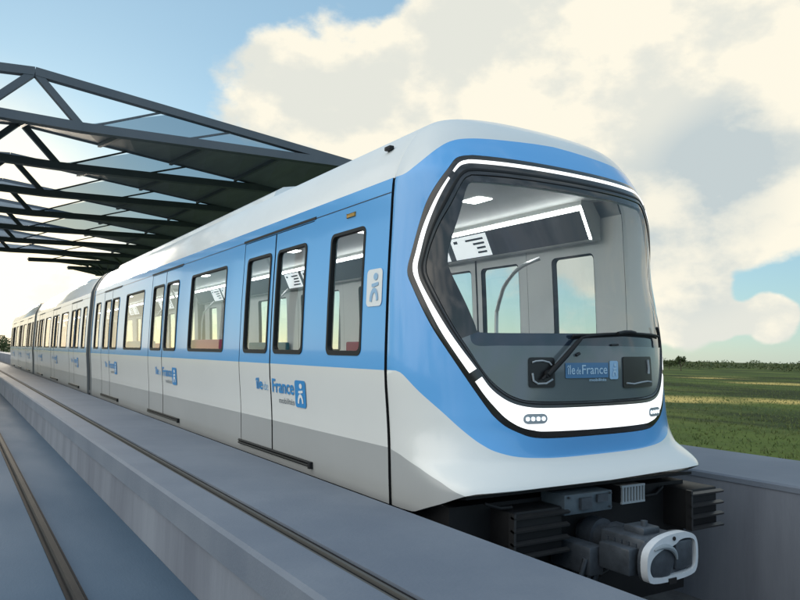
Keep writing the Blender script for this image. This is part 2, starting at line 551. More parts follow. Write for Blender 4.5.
def S0(s, q):
    z, w, D, n = (ev(k, q) for k in range(4))
    c, sn = np.cos(s), np.sin(s)
    r = (np.abs(c)**n + np.abs(sn)**n)**(-1 / n)
    return np.stack([XC - w * r * c, YS - D * r * sn, z], -1)
_qq = np.linspace(0, 1, 4001)
_zz = ev(0, _qq)
def q_of_z(z):
    return np.interp(z, _zz, _qq)
def S(s, q, off=0.):
    s, q = np.asarray(s, float), np.asarray(q, float)
    e = 1e-3
    p = S0(s, q)
    du = S0(s + e, q) - S0(s - e, q)
    dv = S0(s, np.minimum(q + e, .9999)) - S0(s, np.maximum(q - e, 0))
    n = np.cross(du, dv)
    ln = np.linalg.norm(n, axis=-1, keepdims=True)
    n = n / np.maximum(ln, 1e-12)
    return p + n * np.asarray(off)[..., None]
_t = S(np.array([PI / 2]), np.array([.4]), np.array([1.]))[0] - S0(np.array([PI / 2]), np.array([.4]))[0]
NSIGN = 1. if _t[1] < 0 else -1.
def surf(s, z, off=0.):
    s = np.atleast_1d(np.asarray(s, float)); z = np.atleast_1d(np.asarray(z, float))
    return S(s, q_of_z(z), NSIGN * np.broadcast_to(off, s.shape))
_wz = np.linspace(-1.02, 1.3, 400)
_ww = ev(1, q_of_z(_wz))
def half_width(z):
    return np.interp(z, _wz, _ww)

# ------------------------------------------------------------------ setting: ground, deck, track bed
def sheet(name, x0, x1, y0, y1, z, m, nx=1, ny=1):
    mb = MB()
    xs = np.linspace(x0, x1, nx + 1); ys = np.linspace(y0, y1, ny + 1)
    vs = [(x, y, z) for y in ys for x in xs]
    fs = [(j*(nx+1)+i, j*(nx+1)+i+1, (j+1)*(nx+1)+i+1, (j+1)*(nx+1)+i) for j in range(ny) for i in range(nx)]
    mb.add(vs, fs)
    return structure(mb.build(name, m, smooth=False))

def field_mat():
    m = principled('meadow', (.05, .085, .018), .9, spec=.1)
    t = m.node_tree; b = t.nodes['Principled BSDF']; L = t.links
    tc = nd(t, 'ShaderNodeTexCoord')
    def noise(sc, det, stretch=(1, 1, 1), rough=.6):
        mp = nd(t, 'ShaderNodeMapping'); mp.inputs['Scale'].default_value = stretch
        mp.inputs['Rotation'].default_value = (0, 0, .55)
        L.new(tc.outputs['Object'], mp.inputs['Vector'])
        n = nd(t, 'ShaderNodeTexNoise'); n.inputs['Scale'].default_value = sc; n.inputs['Detail'].default_value = det; n.inputs['Roughness'].default_value = rough
        L.new(mp.outputs[0], n.inputs['Vector'])
        return n.outputs['Fac']
    def ramp(f, lo, hi):
        r = nd(t, 'ShaderNodeMapRange', interpolation_type='SMOOTHSTEP'); r.inputs['From Min'].default_value = lo; r.inputs['From Max'].default_value = hi
        L.new(f, r.inputs['Value']); return r.outputs[0]
    def mix(a, c, f):
        x = nd(t, 'ShaderNodeMix', data_type='RGBA')
        if isinstance(a, tuple): x.inputs['A'].default_value = (*a, 1)
        else: L.new(a, x.inputs['A'])
        x.inputs['B'].default_value = (*c, 1)
        L.new(f, x.inputs['Factor']); return x.outputs['Result']
    c = mix((.095, .135, .030), (.050, .080, .022), ramp(noise(.09, 6, (1, .5, 1)), .40, .62))
    c = mix(c, (.15, .165, .045), ramp(noise(.035, 5, (.6, 1, 1)), .50, .66))
    c = mix(c, (.24, .21, .07), ramp(noise(.022, 5, (1, .45, 1), .6), .60, .74))
    c = mix(c, (.028, .042, .014), ramp(noise(.05, 6, (1, .4, 1)), .47, .58))
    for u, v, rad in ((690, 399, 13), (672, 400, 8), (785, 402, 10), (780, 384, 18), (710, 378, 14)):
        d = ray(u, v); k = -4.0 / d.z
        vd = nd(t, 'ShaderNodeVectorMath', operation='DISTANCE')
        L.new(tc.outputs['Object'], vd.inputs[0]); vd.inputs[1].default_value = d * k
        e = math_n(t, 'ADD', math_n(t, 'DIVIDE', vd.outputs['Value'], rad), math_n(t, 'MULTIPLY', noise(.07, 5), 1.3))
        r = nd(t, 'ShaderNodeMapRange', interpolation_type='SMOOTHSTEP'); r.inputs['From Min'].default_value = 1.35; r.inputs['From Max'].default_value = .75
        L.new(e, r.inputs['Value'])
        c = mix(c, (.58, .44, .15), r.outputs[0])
    L.new(c, b.inputs['Base Color'])
    n = noise(1.6, 6)
    bp = nd(t, 'ShaderNodeBump'); bp.inputs['Strength'].default_value = .5; bp.inputs['Distance'].default_value = .3
    L.new(n, bp.inputs['Height']); L.new(bp.outputs[0], b.inputs['Normal'])
    return m
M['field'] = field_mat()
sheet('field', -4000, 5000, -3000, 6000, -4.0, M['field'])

def tuft_mat():
    return vary(principled('grass_blades', (.085, .12, .032), .8), (.115, .14, .04), .08, .7, lo=.45, hi=.6)
M['tuft'] = tuft_mat()
def grass():
    vs, fs = [], []
    n = 0
    for i in range(36000):
        y = 4 + 120 * rng.random()**1.7
        x = 10 + (20 + y * 1.9) * rng.random()
        h = .08 + .18 * rng.random()
        w = .015 + .03 * rng.random()
        for k in range(2):
            a = rng.random() * PI
            dx, dy = math.cos(a) * w, math.sin(a) * w
            lx, ly = (rng.random(2) - .5) * .35
            b = len(vs)
            vs += [(x - dx, y - dy, -4.02), (x + dx, y + dy, -4.02), (x + lx, y + ly, -4.02 + h)]
            fs.append((b, b + 1, b + 2))
    me = bpy.data.meshes.new('grass')
    me.from_pydata(vs, [], fs)
    o = finish('grass', me, [M['tuft']], smooth=False)
    o['kind'] = 'stuff'
grass()

YA, YB = -5.0, 420.0
mb = MB(); mb.box(-4.2, 1.285, YA, YB, -3.0, -1.44)
structure(mb.build('deck', M['deckmat'], smooth=False))
mb = MB(); mb.box(2.34, 5.555, YA, YB, -3.0, -2.04)
structure(mb.build('track_bed', M['ballast'], smooth=False))

# parapets on both sides of the running track
def near_parapet():
    r = empty('parapet_wall', (1.83, 3, -2.2))
    thing(r, 'low grey concrete parapet with a dark metal strip along its top, between the open deck and the train', 'wall')
    def sub(name, prof, m, y0=YA, y1=YB):
        b = MB(); b.prism([(x - r.location.x, z - r.location.z) for x, z in prof], 'y', y0 - r.location.y, y1 - r.location.y)
        return b.build(name, m, r, angle=20)
    sub('coping', [(1.60, -.945), (2.375, -.945), (2.385, -.955), (2.385, -1.12), (1.60, -1.12)], M['concrete'])
    sub('ledge', [(1.282, -.952), (1.50, -.947), (1.50, -1.12), (1.262, -1.12), (1.262, -.972)], M['concrete'])
    sub('wall_body', [(1.286, -1.12), (2.33, -1.12), (2.33, -2.9), (1.286, -2.9)], M['concrete_face'])
    b = MB()
    X, Y, Z = r.location
    for x0, x1, z, mi in ((1.50, 1.513, -.948, 1), (1.513, 1.545, -.962, 0), (1.545, 1.562, -.945, 1), (1.562, 1.60, -.960, 0)):
        b.box(x0 - X, x1 - X, YA - Y, YB - Y, -1.11 - Z, z - Z, mi)
    b.build('metal_strip', [M['strip'], M['joint_hi']], r, smooth=False)
near_parapet()
def far_parapet():
    r = empty('parapet_wall', (6.3, 3, -2.2))
    thing(r, 'low wide grey concrete parapet on the meadow side, beyond the train front', 'wall')
    X, Y, Z = r.location
    b = MB(); b.prism([(x - X, z - Z) for x, z in [(5.548, -.96), (5.563, -.945), (7.02, -.945), (7.035, -.96), (7.035, -1.0), (5.548, -1.0)]], 'y', YA - Y, YB - Y)
    b.build('coping', M['concrete'], r, angle=20)
    b = MB(); b.prism([(x - X, z - Z) for x, z in [(5.557, -1.0), (6.95, -1.0), (6.95, -4.1), (5.557, -4.1)]], 'y', YA - Y, YB - Y)
    b.build('wall_body', M['concrete_face'], r, smooth=False)
far_parapet()
def deck_rail():
    r = empty('rail', (.68, 3, -1.44))
    thing(r, 'dark steel rail let into the concrete deck, running alongside the parapet', 'rail')
    X, Y, Z = r.location
    b = MB()
    b.prism([(x - X, z - Z) for x, z in [(.655, -1.445), (.655, -1.415), (.665, -1.405), (.705, -1.405), (.715, -1.415), (.715, -1.445)]], 'y', YA - Y, YB - Y)
    b.build('rail_head', M['rail'], r, angle=20)
    b = MB()
    for x0, x1 in ((.628, .654), (.716, .735)):
        b.box(x0 - X, x1 - X, YA - Y, YB - Y, -1.46 - Z, -1.434 - Z)
    b.build('edge_joint', M['strip'], r, smooth=False)
deck_rail()
# canopy over both tracks: saw-tooth roof sheets between open triangulated trusses
def canopy():
    r = empty('station_canopy', (1.24, 18.5, -1.44))
    thing(r, 'dark steel station canopy with triangulated trusses and saw-tooth roof sheets spanning over the train', 'canopy')
    ox, oy, oz = r.location
    def top(x): return 6.55 - abs(x - 1.24) * .0935
    def bot(x): return 5.40 + max(0, abs(x - 1.24) - 1.1) * .042
    XL, XR = -7.4, 9.87
    ys = [18.5 + 4.4 * k for k in range(7)]
    frames = [(y, XL) for y in ys] + [(49.3, 3.6), (53.7, 6.4), (58.1, 8.9)]
    P = lambda x, y, z: (x - ox, y - oy, z - oz)
    for y, x0 in frames:
        b = MB()
        xs = [x for x in [XL, -4.3, -2.1, .14, 1.24, 2.34, 4.6, 7.2, XR] if x > x0] 
        if x0 > XL: xs = [x0] + xs
        else: xs = xs
        for a, c in zip(xs, xs[1:]):
            b.beam(P(a, y, top(a)), P(c, y, top(c)), .20, .20)
            b.beam(P(a, y, bot(a)), P(c, y, bot(c)), .24, .22)
        webs = []
        if x0 <= XL:
            webs = [(1.24, 't', 2.34, 'b'), (1.24, 't', .14, 'b'), (.14, 'b', -1.0, 't'), (-1.0, 't', -2.1, 'b'), (-2.1, 'b', -3.2, 't'), (-3.2, 't', -4.3, 'b')]
        for a, ka, c, kc in webs:
            b.beam(P(a, y, top(a) if ka == 't' else bot(a)), P(c, y, top(c) if kc == 't' else bot(c)), .16, .18, up=(0, 1, 0))
        for a, c in ((2.34, 4.4), (4.6, 6.3)):
            if a > x0:
                b.beam(P(a, y, bot(a)), P(c, y, top(c)), .05, .05, up=(0, 1, 0))
        b.build('roof_truss', M['canopy'], r, smooth=False)
        if x0 <= XL and y < 40:
            g = MB()
            xs = [2.40, 4.6, 7.2, 9.6]
            for a, c in zip(xs, xs[1:]):
                g.add([P(a, y + .02, bot(a)), P(c, y + .02, bot(c)), P(c, y + .02, top(c)), P(a, y + .02, top(a) if a > 2.5 else bot(a) + .1)], [(0, 1, 2, 3)])
            g.build('glazing', M['glazing'], r, smooth=False)
    for (y0, xa), (y1, xb) in zip(frames, frames[1:]):
        b = MB()
        n = 17
        xs = np.linspace(xa, XR, n); xh = np.linspace(xb, XR, n)
        lo = [P(x, y0 + .12, bot(x) + .09) for x in xs]; hi = [P(x, y1 - .1, top(x) - .09) for x in xh]
        lo2 = [(p[0], p[1], p[2] + .06) for p in lo]; hi2 = [(p[0], p[1], p[2] + .06) for p in hi]
        vs = lo + hi + lo2 + hi2
        fs = []
        for i in range(n - 1):
            fs += [(i, i + 1, n + i + 1, n + i), (2*n + i, 3*n + i, 3*n + i + 1, 2*n + i + 1), (i, 2*n + i, 2*n + i + 1, i + 1), (n + i, n + i + 1, 3*n + i + 1, 3*n + i)]
        fs += [(0, n, 3*n, 2*n), (n - 1, 3*n - 1, 4*n - 1, 2*n - 1)]
        b.add(vs, fs)
        # seams of the sheets
        b.build('roof_sheet', M['canopy_deck'], r, smooth=False)
        b = MB()
        for x, x2 in list(zip(xs, xh))[::2]:
            a = Vector(P(x, y0 + .12, bot(x) + .03)); c = Vector(P(x2, y1 - .1, top(x2) - .15))
            b.beam(a, c, .09, .11)
        b.build('rafter', M['canopy'], r, smooth=False)
    for y, x0 in frames[::2]:
        b = MB(); b.tube([P(XR - .1, y, -4.1), P(XR - .1, y, 5.7)], .16, 16)
        b.build('column', M['canopy'], r)
        if x0 <= XL:
            b = MB(); b.tube([P(-6.9, y, -4.1), P(-6.9, y, 5.6)], .16, 16)
            b.build('column', M['canopy'], r)
canopy()

# trees far off on the horizon
def tree(name, loc, h, w, label, n=700, leaf=.35, seed=0, group=None, cat='tree'):
    R = np.random.default_rng(seed)
    r = empty(name, loc)
    thing(r, label, cat, group)
    b = MB()
    b.tube([(0, 0, -.2), (.05 * h * (R.random() - .5), 0, h * .3), (.1 * (R.random() - .5) * h, .05 * h, h * .7)], [h * .03, h * .022, h * .008], 8)
    for k in range(5):
        a = k * 1.3 + R.random()
        b.tube([(0, 0, h * .25), (math.cos(a) * w * .2, math.sin(a) * w * .2, h * .45), (math.cos(a) * w * .35, math.sin(a) * w * .35, h * (.55 + .2 * R.random()))], [h * .014, h * .009, h * .004], 6)
    b.build('trunk', M['bark'], r)
    vs, fs = [], []
    cl = [(Vector(((R.random() - .5) * w * .75, (R.random() - .5) * w * .75, h * (.40 + .45 * R.random()))), w * (.14 + .14 * R.random())) for _ in range(11)]
    for i in range(n):
        c, cr = cl[int(R.integers(len(cl)))]
        d = Vector(R.normal(size=3)).normalized() * cr * (R.random()**.4)
        p = c + Vector((d.x, d.y, d.z * .8))
        q = [Vector(R.normal(size=3)).normalized() * leaf * (.5 + R.random()) for _ in range(3)]
        k = len(vs)
        vs += [tuple(p + x) for x in q]
        fs.append((k, k + 1, k + 2))
    me = bpy.data.meshes.new('crown')
    me.from_pydata(vs, [], fs)
    finish('crown', me, [M['leaf']], r, smooth=False)
    return r
def on_ray(u, v, dist, z=-4.0):
    d = ray(u, v); k = dist / math.hypot(d.x, d.y)
    return (d.x * k, d.y * k, z)
tree('small_tree', on_ray(681, 360, 300), 6.6, 5.0, 'lone dark tree on the horizon of the meadow, just beside the train front', 900, .35, 3)
tree('bushy_tree', on_ray(669, 360, 330), 4.9, 8, 'low bushy tree on the horizon between the lone tree and the train', 700, .4, 5)
tree('bushy_tree', on_ray(3, 352, 150), 6.3, 9, 'broad bushy tree where the line of the train meets the horizon', 1400, .3, 8)
def hedge():
    vs, fs = [], []
    R = np.random.default_rng(4)
    for i in range(9000):
        u = 655 + 300 * R.random()
        dist = 420 + 160 * R.random() + 60 * math.sin(u * .07)
        hmax = (4.0 + 1.1 * math.sin(u * .21) * math.sin(u * .043 + 1)) * (.55 + .6 * R.random())
        x, y, z = on_ray(u, 362, dist)
        p = Vector((x, y, z + max(.2, hmax) * R.random()**.6))
        k = len(vs)
        for _ in range(3):
            vs.append(tuple(p + Vector(R.normal(size=3)).normalized() * .75))
        fs.append((k, k + 1, k + 2))
    me = bpy.data.meshes.new('hedgerow')
    me.from_pydata(vs, [], fs)
    o = finish('hedgerow', me, [M['leaf']], smooth=False)
    o['kind'] = 'stuff'
hedge()

# ------------------------------------------------------------------ the train
TRAIN = empty('metro_train', (XC, 10.12, -2.04))
thing(TRAIN, 'blue and white metro train with a big panoramic windscreen and a glowing headlight band', 'train')
TRAIN_INV = Matrix.Translation((-XC, -10.12, 2.04))

def hang(o, parent=None):
    """parent a world-space mesh to the train (or one of its parts) without moving it"""
    o.parent = parent or TRAIN
    if LEVEL[0]:
        o.data.transform(UNCANT)
    o.data.transform(TRAIN_INV)
    return o

CANT = math.radians(-1.0)                       # the track is slightly canted
TRAIN.matrix_world = Matrix.Translation((2.465, 0, 0)) @ Matrix.Rotation(CANT, 4, 'Y') @ Matrix.Translation((-2.465, 0, 0)) @ TRAIN.matrix_basis
UNCANT = Matrix.Translation((2.465, 0, 0)) @ Matrix.Rotation(-CANT, 4, 'Y') @ Matrix.Translation((-2.465, 0, 0))
LEVEL = [False]

# ---- cab: closed outlines in (s, z) on the left half, mirrored
OUT = dict(
 blue=[(0, -.104), (.109, -.104), (.188, -.109), (.257, -.137), (.388, -.228), (.559, -.347), (.694, -.456), (.79, -.528), (.851, -.566), (.894, -.59), (.956, -.614), (1.021, -.633), (1.117, -.648), (1.287, -.660), (PI/2, -.663)],
 blue_up=[(0, 1.223), (.118, 1.221), (.214, 1.226), (.288, 1.243), (.38, 1.284), (.476, 1.342), (.589, 1.417), (.637, 1.446), (.694, 1.470), (.772, 1.490), (.921, 1.508), (1.165, 1.525), (1.388, 1.542), (PI/2, 1.552)],
 frame=[(.912, 1.360), (.842, 1.356), (.785, 1.347), (.746, 1.332), (.72, 1.308), (.676, 1.239), (.58, 1.126), (.476, .993), (.384, .828), (.301, .662), (.271, .596), (.266, .534), (.319, .444), (.476, .201), (.607, .025), (.729, -.147), (.851, -.333), (.894, -.390), (.956, -.447), (1.034, -.490), (1.095, -.516), (1.165, -.528), (1.278, -.533), (1.497, -.534)],
 led_out=[(.912, 1.320), (.812, 1.311), (.777, 1.299), (.75, 1.277), (.711, 1.220), (.663, 1.159), (.515, .960), (.419, .809), (.353, .671), (.323, .6), (.327, .539), (.371, .458), (.532, .192), (.641, .035), (.746, -.113), (.781, -.166), (.829, -.242), (.881, -.313), (.951, -.394), (1.034, -.454), (1.113, -.480), (1.187, -.490), (1.492, -.493)],
 led_in=[(.908, 1.290), (.82, 1.284), (.79, 1.275), (.768, 1.262), (.733, 1.222), (.685, 1.159), (.55, .960), (.463, .809), (.397, .664), (.371, .592), (.375, .536), (.41, .458), (.589, .192), (.685, .058), (.785, -.075), (.825, -.137), (.868, -.2), (.916, -.248), (.973, -.288), (1.034, -.313), (1.113, -.328), (1.213, -.333), (1.488, -.334)],
 inner=[(.903, 1.202), (.833, 1.192), (.798, 1.169), (.768, 1.126), (.694, 1.003), (.585, .861), (.493, .714), (.454, .624), (.445, .567), (.471, .487), (.633, .206), (.737, .049), (.816, -.075), (.881, -.161), (.956, -.23), (1.017, -.265), (1.082, -.285), (1.217, -.295), (1.488, -.299)],
 glass=[(.899, 1.160), (.842, 1.150), (.807, 1.112), (.742, .941), (.641, .719), (.615, .638), (.62, .567), (.681, .430), (.737, .306), (.781, .197), (.803, .151), (.929, .145), (1.23, .148), (1.505, .151)],
 strip=[(.899, 1.168), (.836, 1.159), (.8, 1.121), (.729, .946), (.62, .719), (.593, .638), (.602, .567), (.663, .420), (.711, .297), (.745, .178), (.772, .070), (.929, .064), (1.226, .066), (1.497, .068)],
 border=[(0, 1.775), (PI/2, 1.775)], bot=[(0, -1.0), (.18, -1.0), (.327, -.994), (.45, -.95), (.589, -.899), (.70, -.850), (.745, -.832), (.80, -.818), (.90, -.812), (1.1, -.812), (PI/2, -.820)],
 crease=[(0, -.626), (.188, -.652), (.445, -.711), (.611, -.766), (.694, -.811), (.745, -.832), (.80, -.818), (.90, -.812), (1.1, -.812), (PI/2, -.820)])
SC0, QC0 = PI / 2, float(q_of_z(np.array([.45]))[0])
KX, KY = 1.3, 3.2
def dom(s, z):
    return ((s - SC0) * KX, (float(np.interp(z, _zz, _qq)) - QC0) * KY)
def smooth_poly(pts, n=4):
    out = []
    P = [np.array(p) for p in pts]
    for i in range(len(P) - 1):
        p0 = P[max(i - 1, 0)]; p1 = P[i]; p2 = P[i + 1]; p3 = P[min(i + 2, len(P) - 1)]
        for k in range(n):
            t = k / n
            out.append(.5 * ((2*p1) + (-p0 + p2)*t + (2*p0 - 5*p1 + 4*p2 - p3)*t*t + (-p0 + 3*p1 - 3*p2 + p3)*t**3))
    out.append(P[-1])
    return out
def closed(half, smooth=True):
    """half: starts at the upper centre, passes the left, ends at the lower centre"""
    L = [dom(*p) for p in half]
    if smooth:
        L = [tuple(p) for p in smooth_poly(L)]
    Rr = [(-x, y) for x, y in L[::-1]]
    return np.array(L + Rr)
def with_centre(k):
    p = OUT[k]
    return [(PI/2, p[0][1] + .004)] + p + [(PI/2, p[-1][1])]
POLY = {k: closed(with_centre(k)) for k in ('frame', 'led_out', 'led_in', 'inner')}
for k in ('glass', 'strip'):
    POLY[k] = closed(with_centre(k), True)
up = [tuple(p) for p in smooth_poly([dom(*p) for p in OUT['blue_up']])]
lo = [tuple(p) for p in smooth_poly([dom(*p) for p in OUT['blue']])]
Lh = up[::-1] + lo
POLY['blue'] = np.array(Lh + [(-x, y) for x, y in Lh[::-1]])
TOPY = (1 - QC0) * KY
def border_poly(low):
    L = [(0, TOPY), (-PI/2 * KX, TOPY)] + [dom(*p) for p in low]
    return np.array(L + [(-x, y) for x, y in L[::-1]])
POLY['crease'] = border_poly(OUT['crease'])
POLY['border'] = border_poly(OUT['bot'])

def ang(s, z):
    x, y = dom(s, z)
    return math.atan2(y, x) % (2 * PI)
TH = list(np.linspace(0, 2 * PI, 420, endpoint=False))
for p in [(0, -.104), (0, 1.223), (0, -.626), (.745, -.832), (0, -1.0), (.803, .151), (0, 1.7749), (.714, 1.225), (.680, 1.180), (.746, -.113), (.781, -.166)]:
    a = ang(*p)
    TH += [a, (PI - a) % (2 * PI)]
TH = np.array(sorted(set(np.round(TH, 7))))
keep = [0]
for i in range(1, len(TH)):
    if TH[i] - TH[keep[-1]] > 2e-4:
        keep.append(i)
TH = TH[keep]
NT = len(TH)
def cast(poly):
    """distance from the centre to the outline along each direction"""
    A = poly; B = np.roll(poly, -1, axis=0)
    res = np.zeros(NT)
    for i, t in enumerate(TH):
        d = np.array([math.cos(t), math.sin(t)])
        e = B - A
        den = d[0] * e[:, 1] - d[1] * e[:, 0]
        with np.errstate(divide='ignore', invalid='ignore'):
            k = (A[:, 0] * e[:, 1] - A[:, 1] * e[:, 0]) / den
            u = (A[:, 0] * d[1] - A[:, 1] * d[0]) / den
        ok = (np.abs(den) > 1e-12) & (u > -1e-6) & (u < 1 + 1e-6) & (k > 0)
        res[i] = k[ok].max() if ok.any() else 0
    return res
RAD = {k: cast(p) for k, p in POLY.items()}
RAD['border'] = np.maximum(RAD['border'], RAD['crease'])
RAD['crease'] = np.maximum(RAD['crease'], RAD['blue'])
RAD['border'] = np.maximum(RAD['border'], RAD['crease'])
def ring3(rad, off=0., idx=None):
    t = TH if idx is None else TH[idx]
    r = rad if idx is None else rad[idx]
    s = r * np.cos(t) / KX + SC0
    q = r * np.sin(t) / KY + QC0
    s = np.clip(s, 0, PI); q = np.clip(q, 0, .9995)
    # soften the free edge at the joint with the car
    ed = np.minimum(s, PI - s)
    o = np.broadcast_to(off, s.shape) - .014 * np.clip(1 - ed / .05, 0, 1)**2
    return S(s, q, NSIGN * o)
def band(mb, radA, radB, n, mi=0, offA=0., offB=0., idx=None, profile=None):
    """quads between two outlines; idx: contiguous index list (open range) or None (closed)"""
    ii = np.arange(NT) if idx is None else np.array(idx)
    m = len(ii)
    base = len(mb.v)
    if profile is None:
        profile = [(k / n, offA + (offB - offA) * k / n) for k in range(n + 1)]
    for t, o in profile:
        r = radA + (radB - radA) * t
        mb.v += [tuple(p) for p in ring3(r, o, ii)]
    dr = np.abs(radB - radA)[ii]
    segs = range(m) if idx is None else range(m - 1)
    for k in range(len(profile) - 1):
        for j in segs:
            j2 = (j + 1) % m
            if dr[j] < 1e-6 and dr[j2] < 1e-6:
                continue
            f = [base + k*m + j, base + (k+1)*m + j, base + (k+1)*m + j2, base + k*m + j2]
            if dr[j] < 1e-6:
                f = [f[0], f[2], f[3]]
            elif dr[j2] < 1e-6:
                f = [f[0], f[1], f[3]]
            mb.f.append(f); mb.m.append(mi if not callable(mi) else mi(ii[j], k))
def arc_idx(a0, a1):
    """indices of directions from angle a0 to a1 counter-clockwise"""
    a0 %= 2 * PI; a1 %= 2 * PI
    span = (a1 - a0) % (2 * PI)
    d = (TH - a0) % (2 * PI)
    d = np.where(d > 2 * PI - 1e-4, 0, d)
    ii = np.where(d <= span + 1e-5)[0]
    return ii[np.argsort(d[ii])]

def weld(mb, name, mats, parent=None, angle=32):
    me = bpy.data.meshes.new(name)
    me.from_pydata(mb.v, [], mb.f)
    me.polygons.foreach_set('material_index', mb.m)
    bm = bmesh.new(); bm.from_mesh(me)
    bmesh.ops.remove_doubles(bm, verts=bm.verts, dist=2e-5)
    bmesh.ops.dissolve_degenerate(bm, edges=bm.edges, dist=1e-6)
    bmesh.ops.recalc_face_normals(bm, faces=bm.faces)
    bm.to_mesh(me); bm.free()
    return hang(finish(name, me, mats, None, True, angle), parent)

def build_cab():
    mb = MB()
    band(mb, RAD['frame'], RAD['blue'], 12, 0)
    top_ang = lambda j: 1 if math.sin(TH[j]) > 0 else 2
    band(mb, RAD['blue'], RAD['crease'], 14, lambda j, k: top_ang(j))
    band(mb, RAD['crease'], RAD['border'], 8, 3)
    shell = weld(mb, 'cab_shell', [M['blue'], M['roof'], M['white'], M['silver']], angle=50)
    mb = MB()
    band(mb, RAD['glass'], RAD['border'], 18, 0, -.03, -.045)
    weld(mb, 'cab_lining', [M['lining']])
    mb = MB()
    w = [0, .03, .10, .90, .97, 1]
    band(mb, RAD['inner'], RAD['frame'], 5, 0, profile=[(0, -.010), (.04, .002), (.12, .004), (.45, .004), (.93, .004), (.98, .002), (1, -.004)])
    weld(mb, 'windscreen_frame', [M['frame']])
    mb = MB()   # raised bead inside the frame
    a = RAD['inner'] + (RAD['led_in'] - RAD['inner']) * .30
    b = RAD['inner'] + (RAD['led_in'] - RAD['inner']) * .62
    band(mb, a, b, 3, 0, profile=[(0, .002), (.3, .008), (.7, .008), (1, .002)])
    weld(mb, 'rubber_bead', [M['black']])
    # light strips and the headlight band
    def lit(name, a0, a1, m, kids=None):
        mb = MB()
        ii = arc_idx(a0, a1)
        band(mb, RAD['led_in'], RAD['led_out'], 4, 0, idx=ii, profile=[(0, .002), (.06, .006), (.5, .007), (.94, .006), (1, .002)])
        return weld(mb, name, [m])
    tl = ang(.714, 1.225)
    lit('light_strip', PI - tl, tl, M['led'])
    lit('light_strip', ang(.680, 1.180), ang(.746, -.113), M['led'])
    lit('light_strip', (PI - ang(.746, -.113)), PI - ang(.680, 1.180), M['led'])
    hb = lit('headlight_band', ang(.781, -.166), PI - ang(.781, -.166), M['led'])
    # windscreen
    mb = MB()
    z = np.zeros(NT)
    band(mb, RAD['glass'] * .02, RAD['glass'] * 1.0, 14, 0)
    m = NT
    mb.f.append(list(range(m))); mb.m.append(0)
    weld(mb, 'windscreen', [M['glass']])
    cut = ang(.803, .151)
    lower = set(arc_idx(cut, PI - cut)[:-1])
    mb = MB()
    upper_idx = arc_idx(PI - cut, cut)
    band(mb, RAD['glass'], RAD['inner'], 5, 0, -.001, -.004, idx=upper_idx)
    weld(mb, 'windscreen_border', [M['frit']])
    mb = MB()
    lo_idx = arc_idx(cut, PI - cut)
    band(mb, RAD['glass'], RAD['strip'], 2, 1, -.001, -.001, idx=lo_idx)
    band(mb, RAD['strip'], RAD['inner'], 8, 0, -.001, -.004, idx=lo_idx)
    apron = weld(mb, 'lower_panel', [M['apron'], M['apron_top']])
    return apron, hb
APRON, HBAND = build_cab()

def patch(loops, off, mi_mats, name, parent=None, side=.0, nx=8):
    """a small plate lying on the cab surface, outline in (s, z)"""
    xs = [p[0] for p in loops[0]]; ys = [p[1] for p in loops[0]]
    V, F, B = fill2d(loops, np.linspace(min(ys), max(ys), 4)[1:-1], np.linspace(min(xs), max(xs), nx)[1:-1])
    V = np.array(V)
    p = surf(V[:, 0], V[:, 1], off)
    mb = MB(); mb.add(p, F)
    p0 = surf(V[:, 0], V[:, 1], side)
    n = len(V)
    mb.add(np.concatenate([p, p0]), [(a, b, n + b, n + a) for a, b in B])
    return weld(mb, name, mi_mats, parent)

